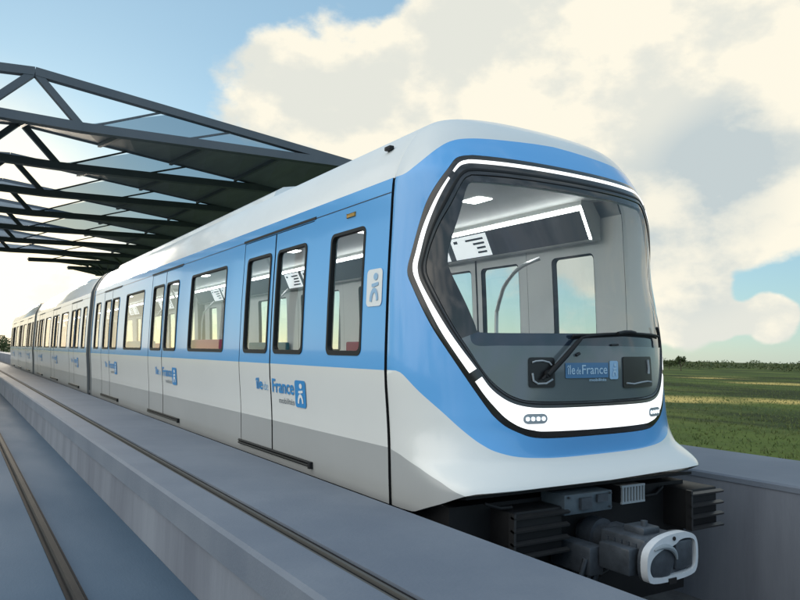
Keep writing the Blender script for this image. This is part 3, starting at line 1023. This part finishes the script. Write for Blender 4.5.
def cab_details():
    # dark openings behind the lower panel
    c1 = patch([rrect(1.091, 1.248, -.205, -.010, .018)], .006, [M['cut']], 'wiper_recess')
    c2 = patch([rrect(1.756, 2.075, -.223, -.006, .018)], .006, [M['cut']], 'panel_opening')
    mb = MB()
    mb.tube(list(surf([1.11, 1.13, 1.17, 1.21, 1.225], [-.043, -.035, -.032, -.042, -.06], .012)), .006, 8)
    mb.tube(list(surf([1.11, 1.115, 1.14, 1.19, 1.23], [-.112, -.160, -.180, -.178, -.152], .012)), .007, 8)
    weld(mb, 'hose', [M['bezel']], c1)
    mb = MB(); mb.tube(list(surf([1.78, 1.85, 1.93, 2.0, 2.05], [-.190, -.197, -.188, -.184, -.190], .012)), .006, 8)
    mb.tube(list(surf([2.02, 2.025, 2.025], [-.03, -.08, -.13], .009)), .010, 8)
    weld(mb, 'hose', [M['bezel']], c2)
    # wiper
    mb = MB()
    A = lambda s, z, o: tuple(surf(s, z, o)[0])
    mb.tube([A(1.196, -.118, .02), A(1.196, -.118, .045)], .026, 12)
    mb.tube([A(1.191, -.124, .035), A(1.30, .0, .05), A(1.410, .118, .045)], [.020, .015, .011], 10)
    mb.tube([A(1.160, -.152, .03), A(1.26, -.03, .045), A(1.384, .105, .045)], [.010, .008, .007], 8)
    mb.tube([A(1.410, .118, .045), A(1.47, .130, .05), A(1.57, .142, .045)], .009, 8)
    w = weld(mb, 'wiper', [M['black']])
    mb = MB()
    ss = np.linspace(1.36, 2.19, 16)
    zz = np.interp(ss, [1.36, 1.414, 1.58, 1.811, 2.116, 2.19], [.130, .134, .144, .157, .150, .142])
    mb.tube(list(surf(ss, zz, .03)), .010, 8)
    mb.tube(list(surf(ss, zz - .012, .016)), .007, 6)
    weld(mb, 'wiper_blade', [M['black']], w)
    mb = MB(); mb.tube(list(surf([1.68, 1.74, 1.80, 1.84], [.150, .161, .163, .157], .05)), .013, 8)
    weld(mb, 'blade_clip', [M['black']], w)
    mb = MB(); mb.tube(list(surf([2.19, 2.212, 2.220, 2.216], [.21, .17, .12, .060], .028)), .010, 8)
    weld(mb, 'wiper_tip', [M['black']], w)
    mb = MB(); mb.tube(list(surf([1.66, 1.72], [.074, .077], .006)), .007, 8)
    weld(mb, 'handle', [M['cut']], APRON)
    mb = MB(); mb.tube(list(surf([1.388, 1.413], [.003, .017], .008)), .010, 8)
    weld(mb, 'knob', [M['cut']], APRON)
    # headlights in the white band
    for s0, s1, za, zb in ((1.050, 1.190, -.434, -.370), (2.005, 2.150, -.440, -.376)):
        h = patch([rrect(s0, s1, za, zb, .030, 7)], .012, [M['bezel']], 'headlight')
        mb = MB()
        for k in range(4):
            s = s0 + (s1 - s0) * (.17 + .22 * k); z = (za + zb) / 2
            lp = rrect(s - .0105, s + .0105, z - .013, z + .013, .010, 5)
            V, F, B = fill2d([lp])
            V = np.array(V)
            p = surf(V[:, 0], V[:, 1], .016); p0 = surf(V[:, 0], V[:, 1], .006)
            n = len(V)
            mb.add(np.concatenate([p, p0]), F + [(a, b, n + b, n + a) for a, b in B])
        weld(mb, 'lamp', [M['lamp']], h)
    # emblem on the lower panel
    em = patch([rrect(1.318, 1.630, -.147, -.046, .006)], .004, [M['logo_plate']], 'operator_logo')
    for txt, s0, s1, z0, z1 in (('île', 1.326, 1.380, -.122, -.060), ('de', 1.388, 1.420, -.122, -.076), ('France', 1.428, 1.618, -.122, -.060)):
        mb = MB()
        V, F = text2d(txt, s1 - s0, z1 - z0, .01)
        mb.add(surf(V[:, 0] + s0, V[:, 1] + z0, .007), F)
        weld(mb, 'lettering', [M['logo_text']], em)
    mb = MB()
    V, F = text2d('mobilités', .13, .020, .01)
    mb.add(surf(V[:, 0] + 1.48, V[:, 1] - .170, .007), F)
    weld(mb, 'lettering', [M['logo_text']], em)
    tl = patch([rrect(1.642, 1.712, -.160, -.034, .012)], .004, [M['logo_pale']], 'logo_tile', em)
    mb = MB()
    for lp in figure2d():
        V, F, B = fill2d([[(1.677 + x * .058, -.097 + y * .105) for x, y in lp]])
        V = np.array(V)
        mb.add(surf(V[:, 0], V[:, 1], .008), F)
    weld(mb, 'figure', [M['logo_text']], em)

def figure2d():
    """the white walking mark on the emblem tile: a dot, a short bar and an arch, in a unit box"""
    c = [(.10 + .15 * math.cos(a), .33 + .11 * math.sin(a)) for a in np.linspace(0, 2 * PI, 16, endpoint=False)]
    body = [(-.16, .12), (.30, .16), (.30, .06), (.02, .02), (-.16, .03)]
    arch = []
    for a in np.linspace(PI * .02, PI * 1.0, 14):
        arch.append((.02 + .30 * math.cos(a), -.40 + .40 * math.sin(a)))
    inn = []
    for a in np.linspace(PI * 1.0, PI * .02, 14):
        inn.append((.03 + .15 * math.cos(a), -.42 + .27 * math.sin(a)))
    return [c, body, arch + inn]
cab_details()

# ---- side walls
BELT, GREYZ, ZB, ZT = -.106, -.624, -1.0, 1.223
CUTS = [-.92, -.8, -.7, GREYZ, -.5, -.36, -.22, BELT, .05, .2, .38, .55, .72, .9, 1.0, 1.11, 1.17]
def side_x(z, side, off):
    return XC + side * (half_width(z) + off)
def panel(name, loops, side, mats, parent=None, off=0., thick=.05, livery=True, inner=True, angle=32):
    V, F, B = fill2d(loops, CUTS)
    V = np.array(V); n = len(V)
    po = np.stack([side_x(V[:, 1], side, off), V[:, 0], V[:, 1]], -1)
    pi_ = np.stack([side_x(V[:, 1], side, off - thick), V[:, 0], V[:, 1]], -1)
    mb = MB()
    mb.v = [tuple(p) for p in po] + [tuple(p) for p in pi_]
    for f in F:
        z = np.mean(V[f, 1])
        mi = (0 if z > BELT else 1 if z > GREYZ else 2) if livery else 0
        mb.f.append(f); mb.m.append(mi)
        mb.f.append([n + i for i in f][::-1]); mb.m.append(3 if inner else mi)
    for a, b in B:
        mb.f.append((a, b, n + b, n + a)); mb.m.append(4 if inner else 0)
    return weld(mb, name, mats, parent, angle)
LIV = [M['blue'], M['white'], M['silver'], M['lining'], M['black']]

CY = 10.12
Y0, Y1 = 4.072, 2 * CY - 4.072
DOORS = [CY - 4.0, CY, CY + 4.0]
DHALF, DZ0, DZ1 = .825, -.895, 1.105
WIN = [(4.41, 4.945), (7.47, 8.82), (2*CY - 8.82, 2*CY - 7.47), (2*CY - 4.945, 2*CY - 4.41)]
WZ0, WZ1 = 0.0, .925

def gasket_and_pane(name, y0, y1, z0, z1, side, parent):
    """window: black rubber frame and a pane of glass a little behind it"""
    g = panel(name, [rrect(y0 - .012, y1 + .012, z0 - .014, z1 + .012, .058), rrect(y0 + .014, y1 - .014, z0 + .022, z1 - .014, .045)], side, [M['black']], parent, .005, .045, livery=False, inner=False)
    V, F, B = fill2d([rrect(y0 + .012, y1 - .012, z0 + .02, z1 - .012, .045)], CUTS)
    V = np.array(V)
    mb = MB()
    mb.add(np.stack([side_x(V[:, 1], side, -.014), V[:, 0], V[:, 1]], -1), F)
    weld(mb, 'pane', [M['pane']], g)
    return g

def logo(cy, side, y_dir):
    """lettering across both door leaves; y_dir: direction in which the words read"""
    V, F, B = fill2d([rrect(.560, .775, -.462, -.235, .03)], CUTS)
    V = np.array(V)
    mb = MB()
    y = cy + y_dir * V[:, 0]
    mb.add(np.stack([side_x(V[:, 1], side, .004), y, V[:, 1]], -1), F)
    o = weld(mb, 'operator_logo', [M['logo_blue']])
    def put(txt, a0, a1, z0, z1, bold, m):
        V, F = text2d(txt, abs(a1 - a0), z1 - z0, bold)
        y = cy + y_dir * (a0 + V[:, 0]); z = z0 + V[:, 1]
        mb = MB()
        mb.add(np.stack([side_x(z, side, .004), y, z], -1), F, 0)
        weld(mb, 'lettering', [m], o)
    put('île', -.362, -.185, -.355, -.245, .02, M['logo_blue'])
    put('de', -.165, -.055, -.355, -.275, 0., M['logo_pale'])
    put('France', .055, .535, -.365, -.240, .02, M['logo_blue'])
    put('mobilités', .20, .535, -.452, -.402, .0, M['logo_grey'])
    mb = MB()
    for lp in figure2d():
        V, F, B = fill2d([[(.6675 + x * .19, -.348 + yy * .20) for x, yy in lp]])
        V = np.array(V)
        mb.add(np.stack([side_x(V[:, 1], side, .007), cy + y_dir * V[:, 0], V[:, 1]], -1), F)
    weld(mb, 'figure', [M['logo_white']], o)
    return o

ROOFQ = np.linspace(float(q_of_z(np.array([ZT]))[0]), 1, 16)
RP = [(-float(ev(1, np.array([q]))[0]), float(ev(0, np.array([q]))[0])) for q in ROOFQ]
RP = RP + [(-x, z) for x, z in RP[-2::-1]]

def build_car():
    """one passenger car: returns its direct parts (each may have children)"""
    first = set(TRAIN.children)
    for side in (-1, 1):
        loops = [[(Y0, ZB), (Y1, ZB), (Y1, ZT), (Y0, ZT)]]
        for c in DOORS:
            loops.append([(c - DHALF, DZ0), (c + DHALF, DZ0), (c + DHALF, DZ1), (c - DHALF, DZ1)])
        for a, b in WIN:
            loops.append(rrect(a, b, WZ0, WZ1, .05))
        panel('side_wall', loops, side, LIV)
        for a, b in WIN:
            gasket_and_pane('window', a, b, WZ0, WZ1, side, None)
        for c in DOORS:
            for d in (-1, 1):
                a, b = sorted((c + d * .014, c + d * (DHALF - .006)))
                wa, wb = sorted((c + d * .085, c + d * .70))
                leaf = panel('door_leaf', [[(a, DZ0 + .004), (b, DZ0 + .004), (b, DZ1 - .006), (a, DZ1 - .006)], rrect(wa, wb, WZ0, WZ1, .05)], side, LIV, None, -.003, .045)
                gasket_and_pane('door_window', wa, wb, WZ0, WZ1, side, leaf)
            # dark seal behind the meeting edges and round the opening
            mb = MB()
            def strip(ya, yb, za, zb, o):
                zs = [za] + [z for z in CUTS if za < z < zb] + [zb]
                for z0, z1 in zip(zs, zs[1:]):
                    mb.add([(side_x(z, side, o), y, z) for z in (z0, z1) for y in (ya, yb)], [(0, 1, 3, 2)])
            strip(c - .03, c + .03, DZ0, DZ1, -.012)
            strip(c - DHALF - .02, c - DHALF + .02, DZ0, DZ1, -.02)
            strip(c + DHALF - .02, c + DHALF + .02, DZ0, DZ1, -.02)
            weld(mb, 'door_seal', [M['black']])
            # rain groove above and the double black step rail below
            mb = MB()
            x = lambda z, o: side_x(z, side, o)
            mb.add([(x(1.112, .006), c - DHALF - .03, 1.112), (x(1.112, .006), c + DHALF + .03, 1.112), (x(1.135, .006), c + DHALF + .03, 1.135), (x(1.135, .006), c - DHALF - .03, 1.135),
                    (x(1.112, -.01), c - DHALF - .03, 1.112), (x(1.112, -.01), c + DHALF + .03, 1.112), (x(1.135, -.01), c + DHALF + .03, 1.135), (x(1.135, -.01), c - DHALF - .03, 1.135)],
                   [(0, 1, 2, 3), (0, 4, 5, 1), (3, 2, 6, 7), (0, 3, 7, 4), (1, 5, 6, 2)])
            weld(mb, 'door_lintel', [M['black']])
            mb = MB()
            for z, r in ((-.897, .011), (-.922, .013)):
                mb.tube([(x(z, .012), c - DHALF - .03, z), (x(z, .012), c + DHALF + .03, z)], r, 8)
            mb.box(*sorted((x(-.91, -.01), x(-.91, .03))), c - DHALF - .045, c - DHALF - .005, -.942, -.888)
            weld(mb, 'door_step', [M['black']])
            if side < 0:
                logo(c, side, -1)
            else:
                logo(c, side, 1)
        # fine groove line along the cant rail between the doors
        mb = MB()
        edges = [Y0] + [v for c in DOORS for v in (c - DHALF - .03, c + DHALF + .03)] + [Y1]
        for a, b in zip(edges[::2], edges[1::2]):
            mb = MB()
            mb.add([(side_x(z, side, .0025), y, z) for z in (1.117, 1.123) for y in (a, b)], [(0, 1, 3, 2)])
            weld(mb, 'panel_joint', [M['cut']])
        # light cove with screens above the windows
        s = side
        X = lambda l: XC + s * l
        mb = MB()
        mb.prism([(X(.888), 1.310), (X(1.026), 1.015), (X(1.13), 1.015), (X(1.13), 1.23), (X(1.03), 1.36), (X(.888), 1.36)], 'y', 4.29, Y1 - .05, 1)
        d = Vector((X(.888) - X(1.026), 0, .295)); nrm = Vector((-s * .295, 0, -.138)).normalized()
        def on(l0, l1, ya, yb, o, mi):
            p = [Vector((X(1.026), y, 1.015)) + d * t + nrm * o for t, y in ((l0, ya), (l0, yb), (l1, yb), (l1, ya))]
            mb.add(p, [(0, 1, 2, 3)], mi)
        on(.03, .86, 4.325, Y1 - .08, .003, 0)
        cove = weld(mb, 'light_cove', [M['screen'], M['cove']], angle=20)
        mb = MB()
        on(.88, .998, 4.295, Y1 - .06, .004, 0)
        on(.03, .88, 4.292, 4.318, .0045, 0)
        weld(mb, 'light_line', [M['strip_in']], cove)
        for c in DOORS:
            for ya, yb in ((c - .48, c + .14), (c + .24, c + .80)):
                mb = MB()
                on(.06, .82, ya, yb, .008, 0)
                for k in range(4):
                    t = .18 + .15 * k
                    on(t, t + .07, ya + .06, ya + .06 + (.12 + .22 * random.random()), .010, 1)
                on(.62, .72, yb - .12, yb - .05, .010, 1)
                weld(mb, 'display', [M['display'], M['ink']], cove)
        # benches between the doors
        for k, (a, b) in enumerate(((7.25, 9.02), (2*CY - 9.02, 2*CY - 7.25))):
            mb = MB()
            mb.bbox(*sorted((X(.75), X(1.15))), a, b, -.50, -.42, .02)
            bench = weld(mb, 'seat', [M['seat'] if k == 0 else M['seat2']])
            mb = MB(); mb.bbox(*sorted((X(1.08), X(1.16))), a, b, -.40, .13, .02)
            weld(mb, 'backrest', [M['seat'] if k == 0 else M['seat2']], bench)
            mb = MB(); mb.box(*sorted((X(.85), X(1.15))), a + .1, b - .1, -.92, -.50)
            weld(mb, 'seat_base', [M['console']], bench)
        for c in DOORS:
            for e in (1,):
                y = c + e * 1.02
                mb = MB()
                mb.tube([(X(.80), y, -.92), (X(.80), y, .55), (X(.82), y - e * .05, .78), (X(.92), y - e * .15, .93), (X(1.0), y - e * .2, 1.03)], .017, 10)
                weld(mb, 'grab_pole', [M['steel']])
    # roof, ceiling, floor
    mb = MB()
    ys = [Y0, Y0 + .02, Y1 - .02, Y1]
    n = len(RP)
    for y, ins in zip(ys, (.012, 0, 0, .012)):
        mb.v += [(XC + x * (1 - ins * .8), y, z - ins) for x, z in RP]
    for k in range(3):
        for i in range(n - 1):
            mb.f.append((k*n + i, k*n + i + 1, (k+1)*n + i + 1, (k+1)*n + i)); mb.m.append(0)
    weld(mb, 'roof', [M['roof']], angle=40)
    mb = MB()      # long low equipment fairing with rounded shoulders
    pr = [(-.92, 1.60), (-.86, 1.72), (-.78, 1.775), (-.60, 1.81), (0, 1.845), (.60, 1.81), (.78, 1.775), (.86, 1.72), (.92, 1.60)]
    mb.prism([(XC + x, z) for x, z in pr], 'y', 7.0, 15.4)
    f = weld(mb, 'roof_fairing', [M['roof']], angle=25)
    mb = MB()
    mb.box(XC - 1.06, XC + 1.06, Y0, Y1, 1.355, 1.375)
    c = weld(mb, 'ceiling', [M['ceiling']])
    for k in range(6):
        mb = MB()
        mb.box(XC + .05, XC + .20, 4.68 + k * 2.0, 4.92 + k * 2.0, 1.348, 1.355)
        weld(mb, 'ceiling_light', [M['strip_in']], c)
    mb = MB(); mb.box(XC - 1.19, XC + 1.19, Y0 - .2, Y1, -.97, -.92)
    weld(mb, 'floor', [M['floor_in']])
    mb = MB(); mb.box(XC - 1.05, XC + 1.05, Y0 + .05, Y1 - .1, -1.55, -.985)
    for yy in (6.2, 14.0):
        mb.box(XC - .9, XC + .9, yy - 1.2, yy + 1.2, -1.85, -1.56)
    weld(mb, 'underframe', [M['under']])
    for yy in (5.3, 7.1, 13.1, 14.9):
        for x in (3.03, 4.46):
            mb = MB(); mb.tube([(x - .06, yy, -1.64), (x + .06, yy, -1.64)], .40, 24)
            weld(mb, 'wheel', [M['slat']])
    return [o for o in TRAIN.children if o not in first]
CAR = build_car()

def copy_tree(o, parent, shift):
    c = o.copy()
    COL.objects.link(c)
    c.parent = parent
    c.location = o.location + Vector((0, shift, 0))
    for ch in list(o.children):
        copy_tree(ch, c, 0)
    return c
SHIFT = 12.62
for k in (1, 2):
    for o in CAR:
        copy_tree(o, TRAIN, SHIFT * k)

def section(off):
    """cross-section outline of the car body, offset outwards"""
    zs = np.linspace(ZB, ZT, 14)
    L = [(-(float(half_width(z)) + off), float(z)) for z in zs]
    top = [(x * (1 + off / 1.25), z + off) for x, z in RP[1:-1]]
    return L + top + [(-x, z) for x, z in L[::-1]]
def rings(name, ys_offs, mats, mi=0):
    mb = MB()
    prof = [section(o) for _, o in ys_offs]
    n = len(prof[0])
    for (y, _), p in zip(ys_offs, prof):
        mb.v += [(XC + x, y, z) for x, z in p]
    for k in range(len(prof) - 1):
        for i in range(n):
            i2 = (i + 1) % n
            mb.f.append((k*n + i, k*n + i2, (k+1)*n + i2, (k+1)*n + i)); mb.m.append(mi)
    return weld(mb, name, mats, None, 25)
rings('body_joint', [(4.035, -.03), (4.095, -.03)], [M['black']])
for k in range(2):
    e = Y1 + SHIFT * k; s = Y0 + SHIFT * (k + 1)
    rings('end_frame', [(e - .01, -.002), (e - .01, .012), (e + .07, .012), (e + .07, -.04)], [M['end_frame']])
    rings('end_frame', [(s + .01, -.002), (s + .01, .012), (s - .05, .012), (s - .05, -.04)], [M['end_frame']])
    m = 9
    rings('gangway_bellows', [(e + .06 + (s - e - .10) * i / (2 * m), -.03 if i % 2 else -.075) for i in range(2 * m + 1)], [M['bellows']])
def tail():
    e = Y1 + SHIFT * 2
    mb = MB()
    mb.v = [(XC + x, e - .01, z) for x, z in section(0)]
    mb.f = [list(range(len(mb.v)))]; mb.m = [0]
    weld(mb, 'end_wall', [M['silver']])
tail()

def extras():
    # pale tile with the walking mark beside the first window, amber lamp above it, aerial on the roof
    V, F, B = fill2d([rrect(4.125, 4.338, .335, .598, .035)], CUTS)
    V = np.array(V)
    mb = MB(); mb.add(np.stack([side_x(V[:, 1], -1, .005), V[:, 0], V[:, 1]], -1), F)
    t = weld(mb, 'sign_tile', [M['logo_white']])
    mb = MB()
    for lp in figure2d():
        V, F, B = fill2d([[(4.2315 - x * .20, .466 + y * .235) for x, y in lp]])
        V = np.array(V)
        mb.add(np.stack([side_x(V[:, 1], -1, .009), V[:, 0], V[:, 1]], -1), F)
    weld(mb, 'figure', [M['logo_pale']], t)
    mb = MB(); mb.bbox(side_x(1.045, -1, -.01), side_x(1.045, -1, 0) + .0, 4.575, 4.70, 1.034, 1.062, .004)
    for v in range(len(mb.v)): mb.v[v] = (mb.v[v][0] - .008, mb.v[v][1], mb.v[v][2])
    weld(mb, 'marker_lamp', [M['amber']])
    mb = MB(); mb.bbox(2.615, 2.655, 4.27, 4.35, 1.49, 1.52, .006)
    weld(mb, 'roof_bracket', [M['black']])
    # driver's console and grab bar inside the cab
    ss = np.linspace(.35, PI - .35, 40)
    mb = MB()
    p = S(ss, q_of_z(np.full(40, .10)), NSIGN * np.full(40, -.09))
    out = [(a[0], a[1]) for a in p] + [(XC + 1.12, 4.0), (XC - 1.12, 4.0)]
    mb.prism(out, 'z', -.40, .115)
    weld(mb, 'console', [M['console']], angle=25)
    mb = MB()
    pts = [(4.5, 5.31, -.92), (4.5, 5.31, .26), (4.5, 5.29, .44), (4.5, 5.24, .56), (4.5, 5.19, .65), (4.5, 5.05, .77), (4.52, 4.91, .84), (4.60, 4.80, .89)]
    mb.tube([tuple(q) for q in smooth_poly(pts, 5)], .019, 10)
    weld(mb, 'grab_pole', [M['steel']])
extras()

def under_front():
    mb = MB()
    mb.box(2.62, 4.90, 3.52, 4.0, -1.75, -.93)
    mb.prism([(3.40, -.845), (4.05, -.955), (4.05, -.975), (3.40, -.865)], 'x', 2.66, 4.84)
    mb.tube([(2.75, 3.51, -1.30), (3.1, 3.47, -1.42), (3.5, 3.5, -1.36), (3.9, 3.47, -1.5), (4.4, 3.5, -1.38)], .014, 8)
    mb.tube([(4.2, 3.50, -.95), (4.3, 3.46, -1.0), (4.5, 3.47, -1.0), (4.62, 3.50, -.96)], .012, 8)
    mb.tube([(2.8, 3.40, -.90), (2.9, 3.37, -.93), (3.0, 3.38, -.935)], .012, 8)
    for z in (-1.02, -1.07, -1.12):
        mb.tube([(4.36, 3.555, z), (4.36, 3.535, z)], .012, 8)
    weld(mb, 'bulkhead', [M['under']])
    for x0, x1, y0, y1, zt, zb in ((2.95, 3.39, 3.30, 3.60, -.955, -1.235), (4.66, 5.02, 3.28, 3.62, -.955, -1.245)):
        mb = MB()
        mb.bbox(x0, x1, y0 + .03, y1, zb, zt, .012)
        bx = weld(mb, 'louvre_box', [M['under']])
        mb = MB()
        for k in range(4):
            z = zt - .02 - k * (zt - zb - .04) / 3
            mb.beam((x0 - .008, y0 + .005, z - .008), (x1 + .03, y0 + .005, z - .008), .034, .014, up=(0, -.35, 1))
        mb.box(x0 - .008, x0 + .010, y0 - .01, y0 + .04, zb, zt)
        weld(mb, 'slats', [M['slat']], bx)
    mb = MB(); mb.bbox(3.39, 3.84, 3.31, 3.53, -1.015, -.885, .006)
    jp = weld(mb, 'junction_panel', [M['panel']])
    mb = MB()
    for x, z in ((3.42, -.90), (3.42, -.99), (3.60, -.93), (3.81, -.90), (3.81, -.99)):
        mb.tube([(x, 3.305, z), (x, 3.29, z)], .008, 8)
        weld(mb, 'bolt', [M['coupler']], jp); mb = MB()
    mb.box(3.52, 3.62, 3.285, 3.305, -.985, -.91)
    weld(mb, 'cover_plate', [M['coupler']], jp); mb = MB()
    mb.box(3.68, 3.78, 3.29, 3.305, -.95, -.90)
    weld(mb, 'cover_plate', [M['coupler']], jp)
    mb = MB()
    x0, x1, z0, z1 = 3.925, 4.165, -.985, -.868
    mb.box(x0, x1, 3.31, 3.53, z0, z1, 0)
    for k in range(8):
        x = x0 + .012 + (x1 - x0 - .024) * k / 7
        mb.box(x - .006, x + .006, 3.295, 3.312, z0, z1, 1)
    mb.box(x0, x1, 3.296, 3.311, z1 - .010, z1 + .004, 1); mb.box(x0, x1, 3.296, 3.311, z0 - .004, z0 + .010, 1)
    weld(mb, 'grille', [M['cut'], M['grille']])
    # automatic coupler
    cx, cz, yf = 3.80, -1.205, 2.80
    w, h = .245, .138
    mb = MB()
    mb.bbox(cx - .19, cx + .17, yf + .06, yf + .42, cz - .12, cz + .115, .025)
    mb.tube([(cx, yf + .36, cz), (cx, yf + .46, cz), (cx, yf + .50, cz), (cx, yf + .95, cz)], [.125, .125, .095, .085], 18)
    mb.tube([(cx, yf + .56, cz), (cx, yf + .66, cz)], .125, 18)
    for e in (-1, 1):
        mb.bbox(cx + e * .24 - .045, cx + e * .24 + .045, yf + .10, yf + .34, cz - .10, cz + .06, .012)
    for k in range(5):
        mb.box(cx - .200, cx - .188, yf + .12 + k * .055, yf + .145 + k * .055, cz - .09, cz + .08)
    mb.bbox(cx - .10, cx + .06, yf + .14, yf + .30, cz + .10, cz + .155, .012)
    mb.tube([(cx - .02, yf + .2, cz + .15), (cx - .02, yf + .2, cz + .185)], .022, 10)
    mb.bbox(cx - .35, cx - .22, yf + .35, yf + .70, cz - .16, cz + .02, .015)
    for e in (0, .07, .14):
        mb.tube([(cx - .22 - e, yf + .38, cz - .05), (cx - .25 - e, yf + .40, cz - .2), (cx - .2 - e, yf + .55, cz - .24), (cx - .15 - e, yf + .7, cz - .12)], .018, 8)
    cp = weld(mb, 'coupler', [M['coupler']], angle=35)
    # face plate with its pale rim
    oct_ = [(-w, -h + .05), (-w + .045, -h), (w - .06, -h + .005), (w, -h + .055), (w, h - .06), (w - .05, h - .008), (w - .16, h + .012), (-w + .17, h), (-w + .07, h - .03), (-w, h - .09)]
    inn = [(-w + .028, -h + .07), (-w + .075, -h + .032), (w - .075, -h + .036), (w - .022, -h + .075), (w - .022, h - .07), (w - .06, h - .035), (.07, h - .030), (.02, h - .065), (-.10, h - .075), (-w + .06, h - .11), (-w + .028, h - .15)]
    oct_ = [tuple(p) for p in chaikin(oct_, 2)]; inn = [tuple(p) for p in chaikin(inn, 2)]
    V, F, B = fill2d([oct_, inn])
    n = len(V)
    mb = MB()
    vs = [(cx + a, yf, cz + b) for a, b in V] + [(cx + a, yf + .05, cz + b) for a, b in V]
    mb.add(vs, F + [(a, b, n + b, n + a) for a, b in B])
    mb.tube([(cx + .02, yf + .005, cz + h - .015), (cx + .02, yf - .004, cz + h - .015)], .001, 6)
    fp = weld(mb, 'face_plate', [M['coupler_face']], cp, angle=30)
    mb = MB()
    mb.prism([(cx + a * .99, cz + b * .99) for a, b in oct_], 'y', yf + .035, yf + .075)
    weld(mb, 'face_recess', [M['coupler']], cp, angle=30)
    mb = MB()
    mb.tube([(cx - .085, yf + .04, cz - .015), (cx - .085, yf + .015, cz - .015), (cx - .085, yf + .005, cz - .015)], [.118, .112, .09], 28)
    mb.bbox(cx + .035, cx + .205, yf + .005, yf + .04, cz - .085, cz + .095, .02)
    weld(mb, 'coupling_plate', [M['coupler']], cp)
    mb = MB()
    arc = [(cx - .11 + .14 * math.cos(a), yf - .004, cz - .02 + .10 * math.sin(a)) for a in np.linspace(2.1, .1, 12)]
    mb.tube(arc, [.006 + .012 * math.sin(PI * i / 11) for i in range(12)], 8)
    weld(mb, 'hook', [M['grille']], cp)
    mb = MB(); mb.tube([(cx + .005, yf + .004, cz + h - .022), (cx + .005, yf - .006, cz + h - .022)], .013, 10)
    weld(mb, 'bolt', [M['cut']], cp); mb = MB()
    mb.box(cx - .05, cx + .02, yf - .008, yf + .004, cz - h - .012, cz - h + .022)
    weld(mb, 'latch', [M['cut']], cp)
def chaikin(p, n):
    p = [np.array(a) for a in p]
    for _ in range(n):
        q = []
        for i in range(len(p)):
            a, b = p[i], p[(i + 1) % len(p)]
            q += [a * .75 + b * .25, a * .25 + b * .75]
        p = q
    return p
LEVEL[0] = True
under_front()
LEVEL[0] = False
